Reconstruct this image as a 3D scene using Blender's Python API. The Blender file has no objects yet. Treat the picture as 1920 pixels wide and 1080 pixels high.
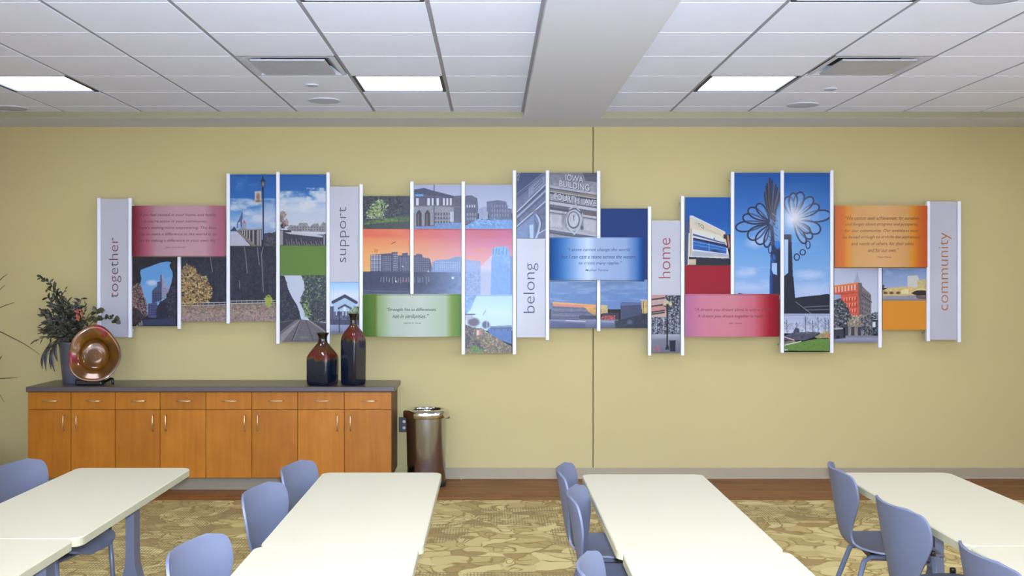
import bpy, bmesh, math, random
import numpy as np
from mathutils import Vector, Matrix
R = random.Random(7)
SC = bpy.context.scene
COL = SC.collection
F = 2004.0            # focal length in pixels of the 1920-wide frame
CAMZ = 1.658          # camera height
VX, VY = 920.0, 524.0 # where the optical axis meets the picture
def PX(x, d): return (x - VX) * d / F
def PZ(y, d): return CAMZ - (y - VY) * d / F
DW = 8.906            # distance of the back wall

# ------------------------------------------------------------------ camera
cam = bpy.data.cameras.new('camera')
cam.sensor_width = 36.0
cam.lens = 36.0 * F / 1920.0
cam.shift_x = (960 - VX) / 1920.0
cam.shift_y = -(540 - VY) / 1920.0
cam.clip_start = 0.05
cam_o = bpy.data.objects.new('camera', cam)
COL.objects.link(cam_o)
cam_o.location = (0, 0, CAMZ)
cam_o.rotation_euler = (math.pi / 2, 0, 0)
SC.camera = cam_o
# ------------------------------------------------------------------ world, lights, exposure
SC.view_settings.view_transform = 'Standard'
SC.view_settings.look = 'None'
SC.view_settings.gamma = 1.0
SC.view_settings.use_curve_mapping = False
SC.view_settings.exposure = 0.0
W = bpy.data.worlds.new('world')
SC.world = W
W.use_nodes = True
W.node_tree.nodes['Background'].inputs[0].default_value = (0.93, 0.90, 1.0, 1)
W.node_tree.nodes['Background'].inputs[1].default_value = 2.9     # sky light through the end behind the camera, left open to light the room
LAMP = 16.5                                                          # troffer diffuser strength
def light(name, kind, loc, energy, color, size=None, rot=None, size_y=None):
    l = bpy.data.lights.new(name, kind)
    l.energy = energy
    l.color = color
    if kind == 'AREA':
        l.shape = 'RECTANGLE'
        l.size = size
        l.size_y = size_y or size
    elif size:
        l.shadow_soft_size = size
    o = bpy.data.objects.new(name, l)
    COL.objects.link(o)
    o.location = loc
    if rot: o.rotation_euler = rot
    return o
light('camera_flash', 'SPOT', (0.02, 0.0, CAMZ + 0.07), 1800, (0.66, 0.81, 1.0), 0.025, (math.pi / 2 - 0.08, 0, 0))
bpy.data.lights['camera_flash'].spot_size = math.radians(71)
bpy.data.lights['camera_flash'].spot_blend = 1.0

SUN = 30.0  # strength of the added sunlight
light('sun', 'SUN', (0, -8, 6), SUN, (0.93, 0.88, 1.0), rot=(math.radians(-(90 - 33)) + math.pi, 0, 0))   # added low sunlight through the open end, bounced off the rear floor onto ceiling
bpy.data.lights['sun'].angle = math.radians(0.5)
# ------------------------------------------------------------------ materials
def lin(c):
    c = c / 255.0
    return c / 12.92 if c <= 0.04045 else ((c + 0.055) / 1.055) ** 2.4
def rgb(*c): return (lin(c[0]), lin(c[1]), lin(c[2]), 1.0)
def base(name):
    m = bpy.data.materials.new(name)
    m.use_nodes = True
    nt = m.node_tree
    return m, nt, nt.nodes['Principled BSDF']
def N(nt, t, **kw):
    n = nt.nodes.new(t)
    for k, v in kw.items():
        if k in n.inputs: n.inputs[k].default_value = v
        else: setattr(n, k, v)
    return n
def L(nt, a, b): nt.links.new(a, b)
def ramp(nt, src, stops, interp='LINEAR'):
    r = nt.nodes.new('ShaderNodeValToRGB')
    r.color_ramp.interpolation = interp
    e = r.color_ramp.elements
    while len(e) < len(stops): e.new(0.5)
    for i, (p, c) in enumerate(stops):
        e[i].position = p
        e[i].color = c
    L(nt, src, r.inputs[0])
    return r
def plain(name, c, rough=0.5, metal=0.0, var=0.06, scale=6.0, bump=0.0, bscale=120.0, spec=0.5, coat=0.0):
    """a procedural finish: one colour with a faint mottling and fine relief"""
    m, nt, b = base(name)
    tc = N(nt, 'ShaderNodeTexCoord')
    nz = N(nt, 'ShaderNodeTexNoise', Scale=scale, Detail=4.0)
    L(nt, tc.outputs['Object'], nz.inputs['Vector'])
    lo = tuple(v * (1 - var) for v in c[:3]) + (1,)
    hi = tuple(min(1, v * (1 + var)) for v in c[:3]) + (1,)
    r = ramp(nt, nz.outputs['Fac'], [(0.3, lo), (0.7, hi)])
    L(nt, r.outputs[0], b.inputs['Base Color'])
    b.inputs['Roughness'].default_value = rough
    b.inputs['Metallic'].default_value = metal
    b.inputs['Specular IOR Level'].default_value = spec
    b.inputs['Coat Weight'].default_value = coat
    if bump:
        n2 = N(nt, 'ShaderNodeTexNoise', Scale=bscale, Detail=3.0)
        L(nt, tc.outputs['Object'], n2.inputs['Vector'])
        bp = N(nt, 'ShaderNodeBump', Strength=bump, Distance=0.004)
        L(nt, n2.outputs['Fac'], bp.inputs['Height'])
        L(nt, bp.outputs[0], b.inputs['Normal'])
    return m
M = {}
M['wall'] = plain('wall_paint', rgb(176, 163, 115), 0.7, var=0.02, scale=1.5, bump=0.08, bscale=180, spec=0.25)
M['soffit'] = plain('soffit_paint', rgb(208, 212, 220), 0.8, var=0.01, spec=0.2)
M['trimface'] = plain('soffit_edge_paint', rgb(146, 142, 112), 0.7, var=0.01)
M['tile'] = plain('ceiling_tile', rgb(228, 235, 252), 0.9, var=0.015, scale=3, bump=0.25, bscale=260, spec=0.1)
M['tee'] = plain('ceiling_grid', rgb(150, 150, 156), 0.5, var=0.02)
M['plenum'] = plain('plenum_dark', rgb(70, 70, 74), 0.9)
M['bouncefloor'] = plain('pale_bounce_floor', rgb(214, 220, 232), 0.6, var=0.02)  # pale so the added rear floor throws light up to the ceiling
M['seam'] = plain('seam_dark', rgb(92, 84, 58), 0.8)
M['rubber'] = plain('rubber_base', rgb(142, 131, 107), 0.55, var=0.03)
M['toe'] = plain('toe_kick_base', rgb(120, 113, 94), 0.6, var=0.03)
M['laminate'] = plain('table_laminate', rgb(182, 175, 147), 0.42, var=0.012, scale=3, spec=0.4)
M['edge'] = plain('table_edge_band', rgb(163, 160, 130), 0.5)
M['bluegrey'] = plain('blue_grey_plastic', rgb(92, 98, 116), 0.45, var=0.03, scale=8, bump=0.05, bscale=300)
M['bluesteel'] = plain('blue_grey_steel', rgb(88, 95, 114), 0.35, var=0.03)
M['black'] = plain('black_plastic', rgb(22, 22, 24), 0.4)
M['chrome'] = plain('chrome', rgb(215, 212, 206), 0.10, 1.0, var=0.02)
M['steel'] = plain('polished_steel', rgb(182, 184, 190), 0.2, 1.0, var=0.03)
M['nickel'] = plain('brushed_nickel', rgb(205, 185, 150), 0.3, 0.9)
M['alu'] = plain('added_window_white_alu', rgb(205, 206, 214), 0.4, 0.0, var=0.02)
M['counter'] = plain('dark_laminate', rgb(70, 61, 62), 0.30, var=0.10, scale=60, spec=0.6)
M['pewter'] = plain('pewter_pot', rgb(100, 102, 116), 0.4, 0.5, var=0.12, scale=4)
M['ltgrille'] = plain('grille_grey', rgb(182, 188, 204), 0.7)
M['ventgrey'] = plain('vent_enamel', rgb(196, 201, 214), 0.5)
M['ventplaque'] = plain('vent_plaque', rgb(172, 176, 186), 0.4)
M['ink'] = plain('ink_dark', rgb(48, 42, 52), 0.8)
def tint(name, c): return plain(name, rgb(*c), 0.6, var=0.03)
M['l_red'] = tint('letter_brown_red', (84, 36, 36))
M['l_grey'] = tint('letter_grey', (68, 65, 74))
M['l_slate'] = tint('letter_slate', (64, 67, 90))
M['l_rose'] = tint('letter_rose', (130, 44, 48))
M['l_orange'] = tint('letter_orange', (150, 90, 32))
M['ink_red'] = tint('ink_maroon', (84, 40, 56))
M['ink_green'] = tint('ink_olive', (58, 63, 54))
M['ink_blue'] = tint('ink_navy', (50, 62, 100))
M['ink_red2'] = tint('ink_wine', (100, 38, 54))
M['ink_brown'] = tint('ink_brown', (100, 62, 22))
M['stone_ink'] = tint('carved_dark', (26, 26, 34))
M['stone_lit'] = tint('carved_light', (176, 176, 182))

def wood(name, dark, mid, light_, axis, sc, rough, stretch=14.0):
    m, nt, b = base(name)
    tc = N(nt, 'ShaderNodeTexCoord')
    oi = N(nt, 'ShaderNodeObjectInfo')
    mp = N(nt, 'ShaderNodeMapping')
    s = [sc * stretch] * 3
    s[axis] = sc
    mp.inputs['Scale'].default_value = s
    ad = N(nt, 'ShaderNodeVectorMath', operation='ADD')
    sl = N(nt, 'ShaderNodeVectorMath', operation='SCALE')
    sl.inputs['Scale'].default_value = 9.0
    cb = N(nt, 'ShaderNodeCombineXYZ')
    for i in range(3): L(nt, oi.outputs['Random'], cb.inputs[i])
    L(nt, cb.outputs[0], sl.inputs[0])
    L(nt, tc.outputs['Object'], ad.inputs[0])
    L(nt, sl.outputs[0], ad.inputs[1])
    L(nt, ad.outputs[0], mp.inputs['Vector'])
    n1 = N(nt, 'ShaderNodeTexNoise', Scale=1.0, Detail=6.0, Roughness=0.6, Distortion=0.6)
    L(nt, mp.outputs[0], n1.inputs['Vector'])
    n2 = N(nt, 'ShaderNodeTexNoise', Scale=5.0, Detail=3.0)
    L(nt, ad.outputs[0], n2.inputs['Vector'])
    mx = N(nt, 'ShaderNodeMath', operation='MULTIPLY_ADD')
    L(nt, n1.outputs['Fac'], mx.inputs[0])
    mx.inputs[1].default_value = 0.65
    m2 = N(nt, 'ShaderNodeMath', operation='MULTIPLY')
    L(nt, n2.outputs['Fac'], m2.inputs[0])
    m2.inputs[1].default_value = 0.35
    L(nt, m2.outputs[0], mx.inputs[2])
    r = ramp(nt, mx.outputs[0], [(0.32, dark), (0.5, mid), (0.70, light_)])
    hs = N(nt, 'ShaderNodeHueSaturation')
    mr = N(nt, 'ShaderNodeMapRange')
    mr.inputs['To Min'].default_value = 0.90
    mr.inputs['To Max'].default_value = 1.08
    L(nt, oi.outputs['Random'], mr.inputs['Value'])
    L(nt, mr.outputs[0], hs.inputs['Value'])
    L(nt, r.outputs[0], hs.inputs['Color'])
    L(nt, hs.outputs[0], b.inputs['Base Color'])
    b.inputs['Roughness'].default_value = rough
    b.inputs['Specular IOR Level'].default_value = 0.25
    return m
M['maple'] = wood('honey_maple', rgb(143, 85, 14), rgb(156, 95, 18), rgb(166, 106, 26), 2, 1.6, 0.42)
M['walnut'] = wood('brown_floor_plank', rgb(90, 51, 20), rgb(122, 76, 33), rgb(146, 97, 46), 0, 1.5, 0.45)
M['side'] = wood('shaded_cabinet_side', rgb(82, 50, 24), rgb(96, 60, 30), rgb(108, 70, 38), 2, 1.6, 0.5)  # darker than the doors, shade of the side face put into its colour

def carpet():
    m, nt, b = base('carpet_swirl')
    tc = N(nt, 'ShaderNodeTexCoord')
    # organic outlined cells
    w = N(nt, 'ShaderNodeTexNoise', Scale=2.6, Detail=2.0)
    L(nt, tc.outputs['Object'], w.inputs['Vector'])
    sub = N(nt, 'ShaderNodeVectorMath', operation='SUBTRACT')
    L(nt, w.outputs['Color'], sub.inputs[0])
    sub.inputs[1].default_value = (0.5, 0.5, 0.5)
    scl = N(nt, 'ShaderNodeVectorMath', operation='SCALE')
    scl.inputs['Scale'].default_value = 0.46
    L(nt, sub.outputs[0], scl.inputs[0])
    add = N(nt, 'ShaderNodeVectorMath', operation='ADD')
    L(nt, tc.outputs['Object'], add.inputs[0])
    L(nt, scl.outputs[0], add.inputs[1])
    ve = N(nt, 'ShaderNodeTexVoronoi', Scale=7.0, feature='DISTANCE_TO_EDGE')
    vc = N(nt, 'ShaderNodeTexVoronoi', Scale=7.0)
    ve.voronoi_dimensions = '2D'
    vc.voronoi_dimensions = '2D'
    L(nt, add.outputs[0], ve.inputs['Vector'])
    L(nt, add.outputs[0], vc.inputs['Vector'])
    sep = N(nt, 'ShaderNodeSeparateColor')
    L(nt, vc.outputs['Color'], sep.inputs[0])
    cell = ramp(nt, sep.outputs[0], [(0.0, rgb(188, 170, 114)), (0.35, rgb(178, 158, 103)), (0.62, rgb(196, 179, 122)), (0.80, rgb(164, 144, 92)), (0.94, rgb(154, 130, 84))], 'CONSTANT')
    # ring inside some cells
    ring = ramp(nt, vc.outputs['Distance'], [(0.0, rgb(0, 0, 0)), (0.27, rgb(0, 0, 0)), (0.30, rgb(255, 255, 255)), (0.35, rgb(255, 255, 255)), (0.38, rgb(0, 0, 0))])
    gate = N(nt, 'ShaderNodeMath', operation='GREATER_THAN')
    gate.inputs[1].default_value = 0.55
    L(nt, sep.outputs[1], gate.inputs[0])
    rg = N(nt, 'ShaderNodeMath', operation='MULTIPLY')
    L(nt, ring.outputs[0], rg.inputs[0])
    L(nt, gate.outputs[0], rg.inputs[1])
    line = ramp(nt, ve.outputs['Distance'], [(0.0, rgb(255, 255, 255)), (0.045, rgb(225, 225, 225)), (0.085, rgb(0, 0, 0))])
    gn = N(nt, 'ShaderNodeTexNoise', Scale=5.0, Detail=1.0)
    L(nt, tc.outputs['Object'], gn.inputs['Vector'])
    gr = ramp(nt, gn.outputs['Fac'], [(0.38, rgb(60, 60, 60)), (0.52, rgb(255, 255, 255))])
    lg = N(nt, 'ShaderNodeMath', operation='MULTIPLY')
    L(nt, line.outputs[0], lg.inputs[0])
    L(nt, gr.outputs[0], lg.inputs[1])
    mxl = N(nt, 'ShaderNodeMath', operation='MAXIMUM')
    L(nt, lg.outputs[0], mxl.inputs[0])
    L(nt, rg.outputs[0], mxl.inputs[1])
    mix = N(nt, 'ShaderNodeMix', data_type='RGBA')
    L(nt, mxl.outputs[0], mix.inputs['Factor'])
    L(nt, cell.outputs[0], mix.inputs['A'])
    mix.inputs['B'].default_value = rgb(142, 118, 70)
    # fine woven line patches
    sx = N(nt, 'ShaderNodeSeparateXYZ')
    L(nt, tc.outputs['Object'], sx.inputs[0])
    def comb(out, freq):
        a = N(nt, 'ShaderNodeMath', operation='MULTIPLY')
        a.inputs[1].default_value = freq
        L(nt, out, a.inputs[0])
        f = N(nt, 'ShaderNodeMath', operation='FRACT')
        L(nt, a.outputs[0], f.inputs[0])
        g = N(nt, 'ShaderNodeMath', operation='LESS_THAN')
        g.inputs[1].default_value = 0.36
        L(nt, f.outputs[0], g.inputs[0])
        return g
    cx = comb(sx.outputs[0], 52.0)
    cy = comb(sx.outputs[1], 26.0)
    lc = N(nt, 'ShaderNodeMath', operation='MAXIMUM')
    L(nt, cx.outputs[0], lc.inputs[0])
    L(nt, cy.outputs[0], lc.inputs[1])
    pn = N(nt, 'ShaderNodeTexVoronoi', Scale=1.75, distance='CHEBYCHEV', Randomness=0.55)
    pn.voronoi_dimensions = '2D'
    L(nt, tc.outputs['Object'], pn.inputs['Vector'])
    ps = N(nt, 'ShaderNodeSeparateColor')
    L(nt, pn.outputs['Color'], ps.inputs[0])
    pg = N(nt, 'ShaderNodeMath', operation='GREATER_THAN')
    pg.inputs[1].default_value = 0.52
    L(nt, ps.outputs[0], pg.inputs[0])
    breakup = N(nt, 'ShaderNodeTexNoise', Scale=9.0, Detail=2.0)
    L(nt, tc.outputs['Object'], breakup.inputs['Vector'])
    bg = ramp(nt, breakup.outputs['Fac'], [(0.36, rgb(0, 0, 0)), (0.48, rgb(255, 255, 255))])
    p2 = N(nt, 'ShaderNodeMath', operation='MULTIPLY')
    L(nt, pg.outputs[0], p2.inputs[0])
    L(nt, lc.outputs[0], p2.inputs[1])
    p3 = N(nt, 'ShaderNodeMath', operation='MULTIPLY')
    L(nt, p2.outputs[0], p3.inputs[0])
    L(nt, bg.outputs[0], p3.inputs[1])
    p4 = N(nt, 'ShaderNodeMath', operation='MULTIPLY')
    p4.inputs[1].default_value = 0.75
    L(nt, p3.outputs[0], p4.inputs[0])
    mix2 = N(nt, 'ShaderNodeMix', data_type='RGBA')
    L(nt, p4.outputs[0], mix2.inputs['Factor'])
    L(nt, mix.outputs['Result'], mix2.inputs['A'])
    mix2.inputs['B'].default_value = rgb(128, 112, 76)
    fine = N(nt, 'ShaderNodeTexNoise', Scale=160.0, Detail=2.0)
    L(nt, tc.outputs['Object'], fine.inputs['Vector'])
    mr = N(nt, 'ShaderNodeMapRange')
    mr.inputs['To Min'].default_value = 0.82
    mr.inputs['To Max'].default_value = 1.14
    L(nt, fine.outputs['Fac'], mr.inputs['Value'])
    hs = N(nt, 'ShaderNodeHueSaturation')
    L(nt, mr.outputs[0], hs.inputs['Value'])
    L(nt, mix2.outputs['Result'], hs.inputs['Color'])
    L(nt, hs.outputs[0], b.inputs['Base Color'])
    b.inputs['Roughness'].default_value = 0.95
    b.inputs['Specular IOR Level'].default_value = 0.1
    bp = N(nt, 'ShaderNodeBump', Strength=0.4, Distance=0.004)
    L(nt, fine.outputs['Fac'], bp.inputs['Height'])
    L(nt, bp.outputs[0], b.inputs['Normal'])
    return m
M['carpet'] = carpet()

def glaze(name, mid):
    """drip glaze: blue-black body, brown-red shoulder with ragged runs"""
    m, nt, b = base(name)
    tc = N(nt, 'ShaderNodeTexCoord')
    sp = N(nt, 'ShaderNodeSeparateXYZ')
    L(nt, tc.outputs['Generated'], sp.inputs[0])
    mp = N(nt, 'ShaderNodeMapping')
    mp.inputs['Scale'].default_value = (2.2, 2.2, .8)
    L(nt, tc.outputs['Generated'], mp.inputs['Vector'])
    nz = N(nt, 'ShaderNodeTexNoise', Scale=1.6, Detail=4.0)
    L(nt, mp.outputs[0], nz.inputs['Vector'])
    ma = N(nt, 'ShaderNodeMath', operation='MULTIPLY_ADD')
    L(nt, nz.outputs['Fac'], ma.inputs[0])
    ma.inputs[1].default_value = 0.30
    k = 0.15
    L(nt, sp.outputs[2], ma.inputs[2])
    r = ramp(nt, ma.outputs[0], [(0.0, rgb(7, 14, 30)), (mid + k - 0.05, rgb(12, 24, 44)), (mid + k - 0.01, rgb(70, 56, 26)), (mid + k + 0.03, rgb(92, 18, 22)), (mid + k + 0.17, rgb(74, 38, 12)), (mid + k + 0.32, rgb(18, 10, 8))])
    n2 = N(nt, 'ShaderNodeTexNoise', Scale=5.0, Detail=3.0)
    L(nt, tc.outputs['Generated'], n2.inputs['Vector'])
    mr = N(nt, 'ShaderNodeMapRange')
    mr.inputs['To Min'].default_value = 0.5
    mr.inputs['To Max'].default_value = 1.4
    L(nt, n2.outputs['Fac'], mr.inputs['Value'])
    hs = N(nt, 'ShaderNodeHueSaturation')
    L(nt, mr.outputs[0], hs.inputs['Value'])
    L(nt, r.outputs[0], hs.inputs['Color'])
    L(nt, hs.outputs[0], b.inputs['Base Color'])
    b.inputs['Roughness'].default_value = 0.07
    b.inputs['Coat Weight'].default_value = 0.6
    b.inputs['Coat Roughness'].default_value = 0.03
    return m
M['glaze1'] = glaze('drip_glaze_wide', 0.53)
M['glaze2'] = glaze('drip_glaze_tall', 0.66)

def amber():
    m, nt, b = base('amber_art_glass')
    tc = N(nt, 'ShaderNodeTexCoord')
    nz = N(nt, 'ShaderNodeTexNoise', Scale=3.4, Detail=3.0, Distortion=1.0)
    L(nt, tc.outputs['Object'], nz.inputs['Vector'])
    r = ramp(nt, nz.outputs['Fac'], [(0.25, rgb(46, 26, 4)), (0.45, rgb(88, 54, 8)), (0.57, rgb(110, 70, 14)), (0.62, rgb(112, 24, 18)), (0.72, rgb(122, 18, 20))])
    L(nt, r.outputs[0], b.inputs['Base Color'])
    b.inputs['Roughness'].default_value = 0.14
    b.inputs['Metallic'].default_value = 0.2
    b.inputs['Coat Weight'].default_value = 0.25
    return m
M['amber'] = amber()

def leafmat(name, stops):
    m, nt, b = base(name)
    tc = N(nt, 'ShaderNodeTexCoord')
    nz = N(nt, 'ShaderNodeTexNoise', Scale=22.0, Detail=2.0)
    L(nt, tc.outputs['Object'], nz.inputs['Vector'])
    r = ramp(nt, nz.outputs['Fac'], stops)
    L(nt, r.outputs[0], b.inputs['Base Color'])
    b.inputs['Roughness'].default_value = 0.5
    return m
M['leaf'] = leafmat('foliage_mixed', [(0.32, rgb(18, 18, 20)), (0.48, rgb(36, 40, 28)), (0.58, rgb(64, 68, 46)), (0.7, rgb(44, 32, 32))])
M['leafdark'] = leafmat('foliage_dark', [(0.35, rgb(20, 22, 30)), (0.65, rgb(48, 48, 50))])
M['leafround'] = leafmat('foliage_olive', [(0.35, rgb(36, 38, 24)), (0.65, rgb(72, 72, 38))])
M['flower'] = leafmat('flower_red', [(0.35, rgb(140, 34, 40)), (0.65, rgb(160, 86, 46))])
M['stem'] = plain('stem_brown', rgb(70, 56, 38), 0.7)
M['blade'] = leafmat('grass_blade', [(0.35, rgb(44, 46, 28)), (0.65, rgb(70, 72, 42))])

def emit(name, c, s):
    m, nt, b = base(name)
    b.inputs['Base Color'].default_value = c
    b.inputs['Emission Color'].default_value = c
    b.inputs['Emission Strength'].default_value = s
    return m
M['lamp'] = emit('troffer_diffuser', (0.76, 0.83, 1.0, 1), LAMP)

def frosted():
    m, nt, b = base('frosted_acrylic')
    tc = N(nt, 'ShaderNodeTexCoord')
    nz = N(nt, 'ShaderNodeTexNoise', Scale=2.0)
    L(nt, tc.outputs['Object'], nz.inputs['Vector'])
    r = ramp(nt, nz.outputs['Fac'], [(0.3, rgb(172, 172, 181)), (0.7, rgb(180, 180, 188))])
    L(nt, r.outputs[0], b.inputs['Base Color'])
    b.inputs['Roughness'].default_value = 0.35
    b.inputs['Alpha'].default_value = 0.72
    return m
M['frost'] = frosted()

# ------------------------------------------------------------------ mesh helpers
class MB:
    def __init__(s): s.v = []; s.f = []; s.sm = []
    def add(s, vs, fs, smooth=False):
        o = len(s.v)
        s.v += [tuple(v) for v in vs]
        s.f += [tuple(i + o for i in f) for f in fs]
        s.sm += [smooth] * len(fs)
        return s
    def box(s, x0, y0, z0, x1, y1, z1):
        v = [(x0, y0, z0), (x1, y0, z0), (x1, y1, z0), (x0, y1, z0), (x0, y0, z1), (x1, y0, z1), (x1, y1, z1), (x0, y1, z1)]
        return s.add(v, [(0, 3, 2, 1), (4, 5, 6, 7), (0, 1, 5, 4), (1, 2, 6, 5), (2, 3, 7, 6), (3, 0, 4, 7)])
    def bbox(s, x0, y0, z0, x1, y1, z1, r, seg=2):
        bm = bmesh.new()
        bmesh.ops.create_cube(bm, size=1)
        for v in bm.verts:
            v.co = Vector(((x0 + x1) / 2 + v.co.x * (x1 - x0), (y0 + y1) / 2 + v.co.y * (y1 - y0), (z0 + z1) / 2 + v.co.z * (z1 - z0)))
        bmesh.ops.bevel(bm, geom=list(bm.edges), offset=r, segments=seg, affect='EDGES', profile=0.5)
        bm.verts.index_update()
        s.add([v.co for v in bm.verts], [[v.index for v in f.verts] for f in bm.faces])
        bm.free()
        return s
    def prism(s, poly, z0, z1, axis='z', smooth=False):
        """extrude a 2D outline; axis z: (x,y), axis y: (x,z), axis x: (y,z)"""
        n = len(poly)
        def p(a, b, h):
            return (a, b, h) if axis == 'z' else ((a, h, b) if axis == 'y' else (h, a, b))
        v = [p(a, b, z0) for a, b in poly] + [p(a, b, z1) for a, b in poly]
        s.add(v, [tuple(range(n))[::-1], tuple(range(n, 2 * n))])
        o = len(s.v) - 2 * n
        s.f += [(o + i, o + (i + 1) % n, o + n + (i + 1) % n, o + n + i) for i in range(n)]
        s.sm += [smooth] * n
        return s
    def tube(s, pts, r, n=8, caps=True):
        pts = [Vector(p) for p in pts]
        rs = r if isinstance(r, (list, tuple)) else [r] * len(pts)
        rings = []
        up = None
        for i, p in enumerate(pts):
            t = (pts[min(i + 1, len(pts) - 1)] - pts[max(i - 1, 0)]).normalized()
            if up is None:
                up = Vector((0, 0, 1)) if abs(t.z) < 0.9 else Vector((1, 0, 0))
            a = t.cross(up).normalized()
            b = a.cross(t).normalized()
            up = b
            rings.append([p + (a * math.cos(q) + b * math.sin(q)) * rs[i] for q in [2 * math.pi * k / n for k in range(n)]])
        v = [q for ring in rings for q in ring]
        f = []
        for i in range(len(pts) - 1):
            for k in range(n):
                f.append((i * n + k, i * n + (k + 1) % n, (i + 1) * n + (k + 1) % n, (i + 1) * n + k))
        s.add(v, f, True)
        if caps:
            o = len(s.v) - len(v)
            s.f += [tuple(o + k for k in range(n))[::-1], tuple(o + (len(pts) - 1) * n + k for k in range(n))]
            s.sm += [False, False]
        return s
    def lathe(s, prof, n=32, c=(0, 0), wave=None, cap0=True, cap1=False):
        v, f = [], []
        for j, (r, z) in enumerate(prof):
            for k in range(n):
                a = 2 * math.pi * k / n
                rr = r * (1 + (wave(a, j) if wave else 0))
                v.append((c[0] + rr * math.cos(a), c[1] + rr * math.sin(a), z))
        for j in range(len(prof) - 1):
            for k in range(n):
                f.append((j * n + k, j * n + (k + 1) % n, (j + 1) * n + (k + 1) % n, (j + 1) * n + k))
        s.add(v, f, True)
        o = len(s.v) - len(v)
        if cap0: s.f.append(tuple(o + k for k in range(n))[::-1]); s.sm.append(False)
        if cap1: s.f.append(tuple(o + (len(prof) - 1) * n + k for k in range(n))); s.sm.append(False)
        return s
    def build(s, name, mat, parent=None, loc=None, rz=0.0):
        me = bpy.data.meshes.new(name)
        me.from_pydata(s.v, [], s.f)
        me.polygons.foreach_set('use_smooth', s.sm)
        me.materials.append(mat)
        me.update()
        o = bpy.data.objects.new(name, me)
        COL.objects.link(o)
        if parent: o.parent = parent
        if loc: o.location = loc
        if rz: o.rotation_euler = (0, 0, rz)
        return o
def tag(o, label=None, cat=None, group=None, kind=None):
    if label: o['label'] = label
    if cat: o['category'] = cat
    if group: o['group'] = group
    if kind: o['kind'] = kind
    return o
def empty(name, loc, rz=0.0):
    o = bpy.data.objects.new(name, None)
    o.empty_display_size = 0.1
    COL.objects.link(o)
    o.location = loc
    o.rotation_euler = (0, 0, rz)
    return o
def copy_tree(o, parent=None):
    c = o.copy()
    COL.objects.link(c)
    c.parent = parent
    for ch in [q for q in KIDS.get(o.name, [])]: copy_tree(ch, c)
    return c
KIDS = {}
def index_kids():
    KIDS.clear()
    for q in bpy.data.objects:
        if q.parent: KIDS.setdefault(q.parent.name, []).append(q)
def rrect(x0, y0, x1, y1, r, n=5):
    p = []
    for cx, cy, a0 in ((x1 - r, y0 + r, -90), (x1 - r, y1 - r, 0), (x0 + r, y1 - r, 90), (x0 + r, y0 + r, 180)):
        for k in range(n + 1):
            a = math.radians(a0 + 90 * k / n)
            p.append((cx + r * math.cos(a), cy + r * math.sin(a)))
    return p
# ================================================================== THE ROOM
XL, XR, YB = -5.6, 5.5, -3.0
ZT = CAMZ + 1.317          # tile ceiling
ZS = CAMZ + 1.271          # soffit and beam underside
DF = 8.406                 # front edge of the soffit
XSEAM = PX(1112, DW)
YC = 8.026                 # where carpet meets planks
# floor: carpet with a wooden border strip of planks
fl = MB().box(XL, 1.7, -0.06, XR, YC, 0).build('floor', M['carpet'])
tag(fl, kind='structure')
sub = MB().box(XL, YC, -0.06, XR, DW, -0.012).build('sub_floor', M['seam'], fl)
MB().box(XL, YB, -0.06, XR, 1.7, -0.001).build('bounce_floor', M['bouncefloor'], fl)  # pale floor added behind the camera to bounce sunlight onto the ceiling
pw = (DW - YC) / 7
for r in range(7):
    x = XL - R.random() * 1.2
    while x < XR:
        ln = 1.5 + R.random() * 0.7
        a, b = max(x, XL), min(x + ln, XR)
        if b - a > 0.05:
            MB().box(a + 0.001, YC + r * pw + 0.001, -0.0115, b - 0.001, YC + (r + 1) * pw - 0.001, R.uniform(-0.0006, 0.0)).build('plank', M['walnut'], fl)
        x += ln
# back wall in two leaves with a control joint
ww = MB().box(XL, DW, 0, XSEAM - 0.004, DW + 0.12, ZT + 0.1).box(XSEAM + 0.004, DW, 0, XR, DW + 0.12, ZT + 0.1).build('wall_back', M['wall'])
tag(ww, kind='structure')
MB().box(XSEAM - 0.004, DW + 0.012, 0.09, XSEAM + 0.004, DW + 0.1, ZS).build('control_joint', M['seam'], ww)
tag(MB().box(XL - 0.12, YB, -0.06, XL, DW + 0.12, ZT + 0.1).build('wall_left', M['wall']), kind='structure')
wr = MB().box(XR, YB, -0.06, XR + 0.12, 0.5, ZT + 0.1).box(XR, 6.2, -0.06, XR + 0.12, DW + 0.12, ZT + 0.1).box(XR, 0.5, -0.06, XR + 0.12, 6.2, 0.75).box(XR, 0.5, 2.72, XR + 0.12, 6.2, ZT + 0.1)  # opening added in this wall so sky light comes in
tag(wr.build('wall_right', M['wall']), kind='structure')
wf = MB()
for k in range(5): wf.box(XR + 0.03, 0.5 + k * 1.41, 0.75, XR + 0.09, 0.56 + k * 1.41, 2.72)
wf.box(XR + 0.03, 0.56, 0.75, XR + 0.09, 6.2, 0.80).box(XR + 0.03, 0.56, 2.67, XR + 0.09, 6.2, 2.72)
tag(wf.build('added_window_1', M['alu']), kind='structure')  # unseen window added to brighten the right side of the room
def baseboard(name, x0, x1):
    pr = [(DW, 0), (DW - 0.016, 0), (DW - 0.015, 0.006), (DW - 0.008, 0.016), (DW - 0.007, 0.084), (DW - 0.004, 0.09), (DW, 0.09)]
    tag(MB().prism(pr, x0, x1, 'x').build(name, M['rubber']), kind='structure')
baseboard('baseboard_back', PX(751, 8.6) + 0.03, XR)
baseboard('baseboard_left', XL, PX(50, 8.4) - 0.04)
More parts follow.
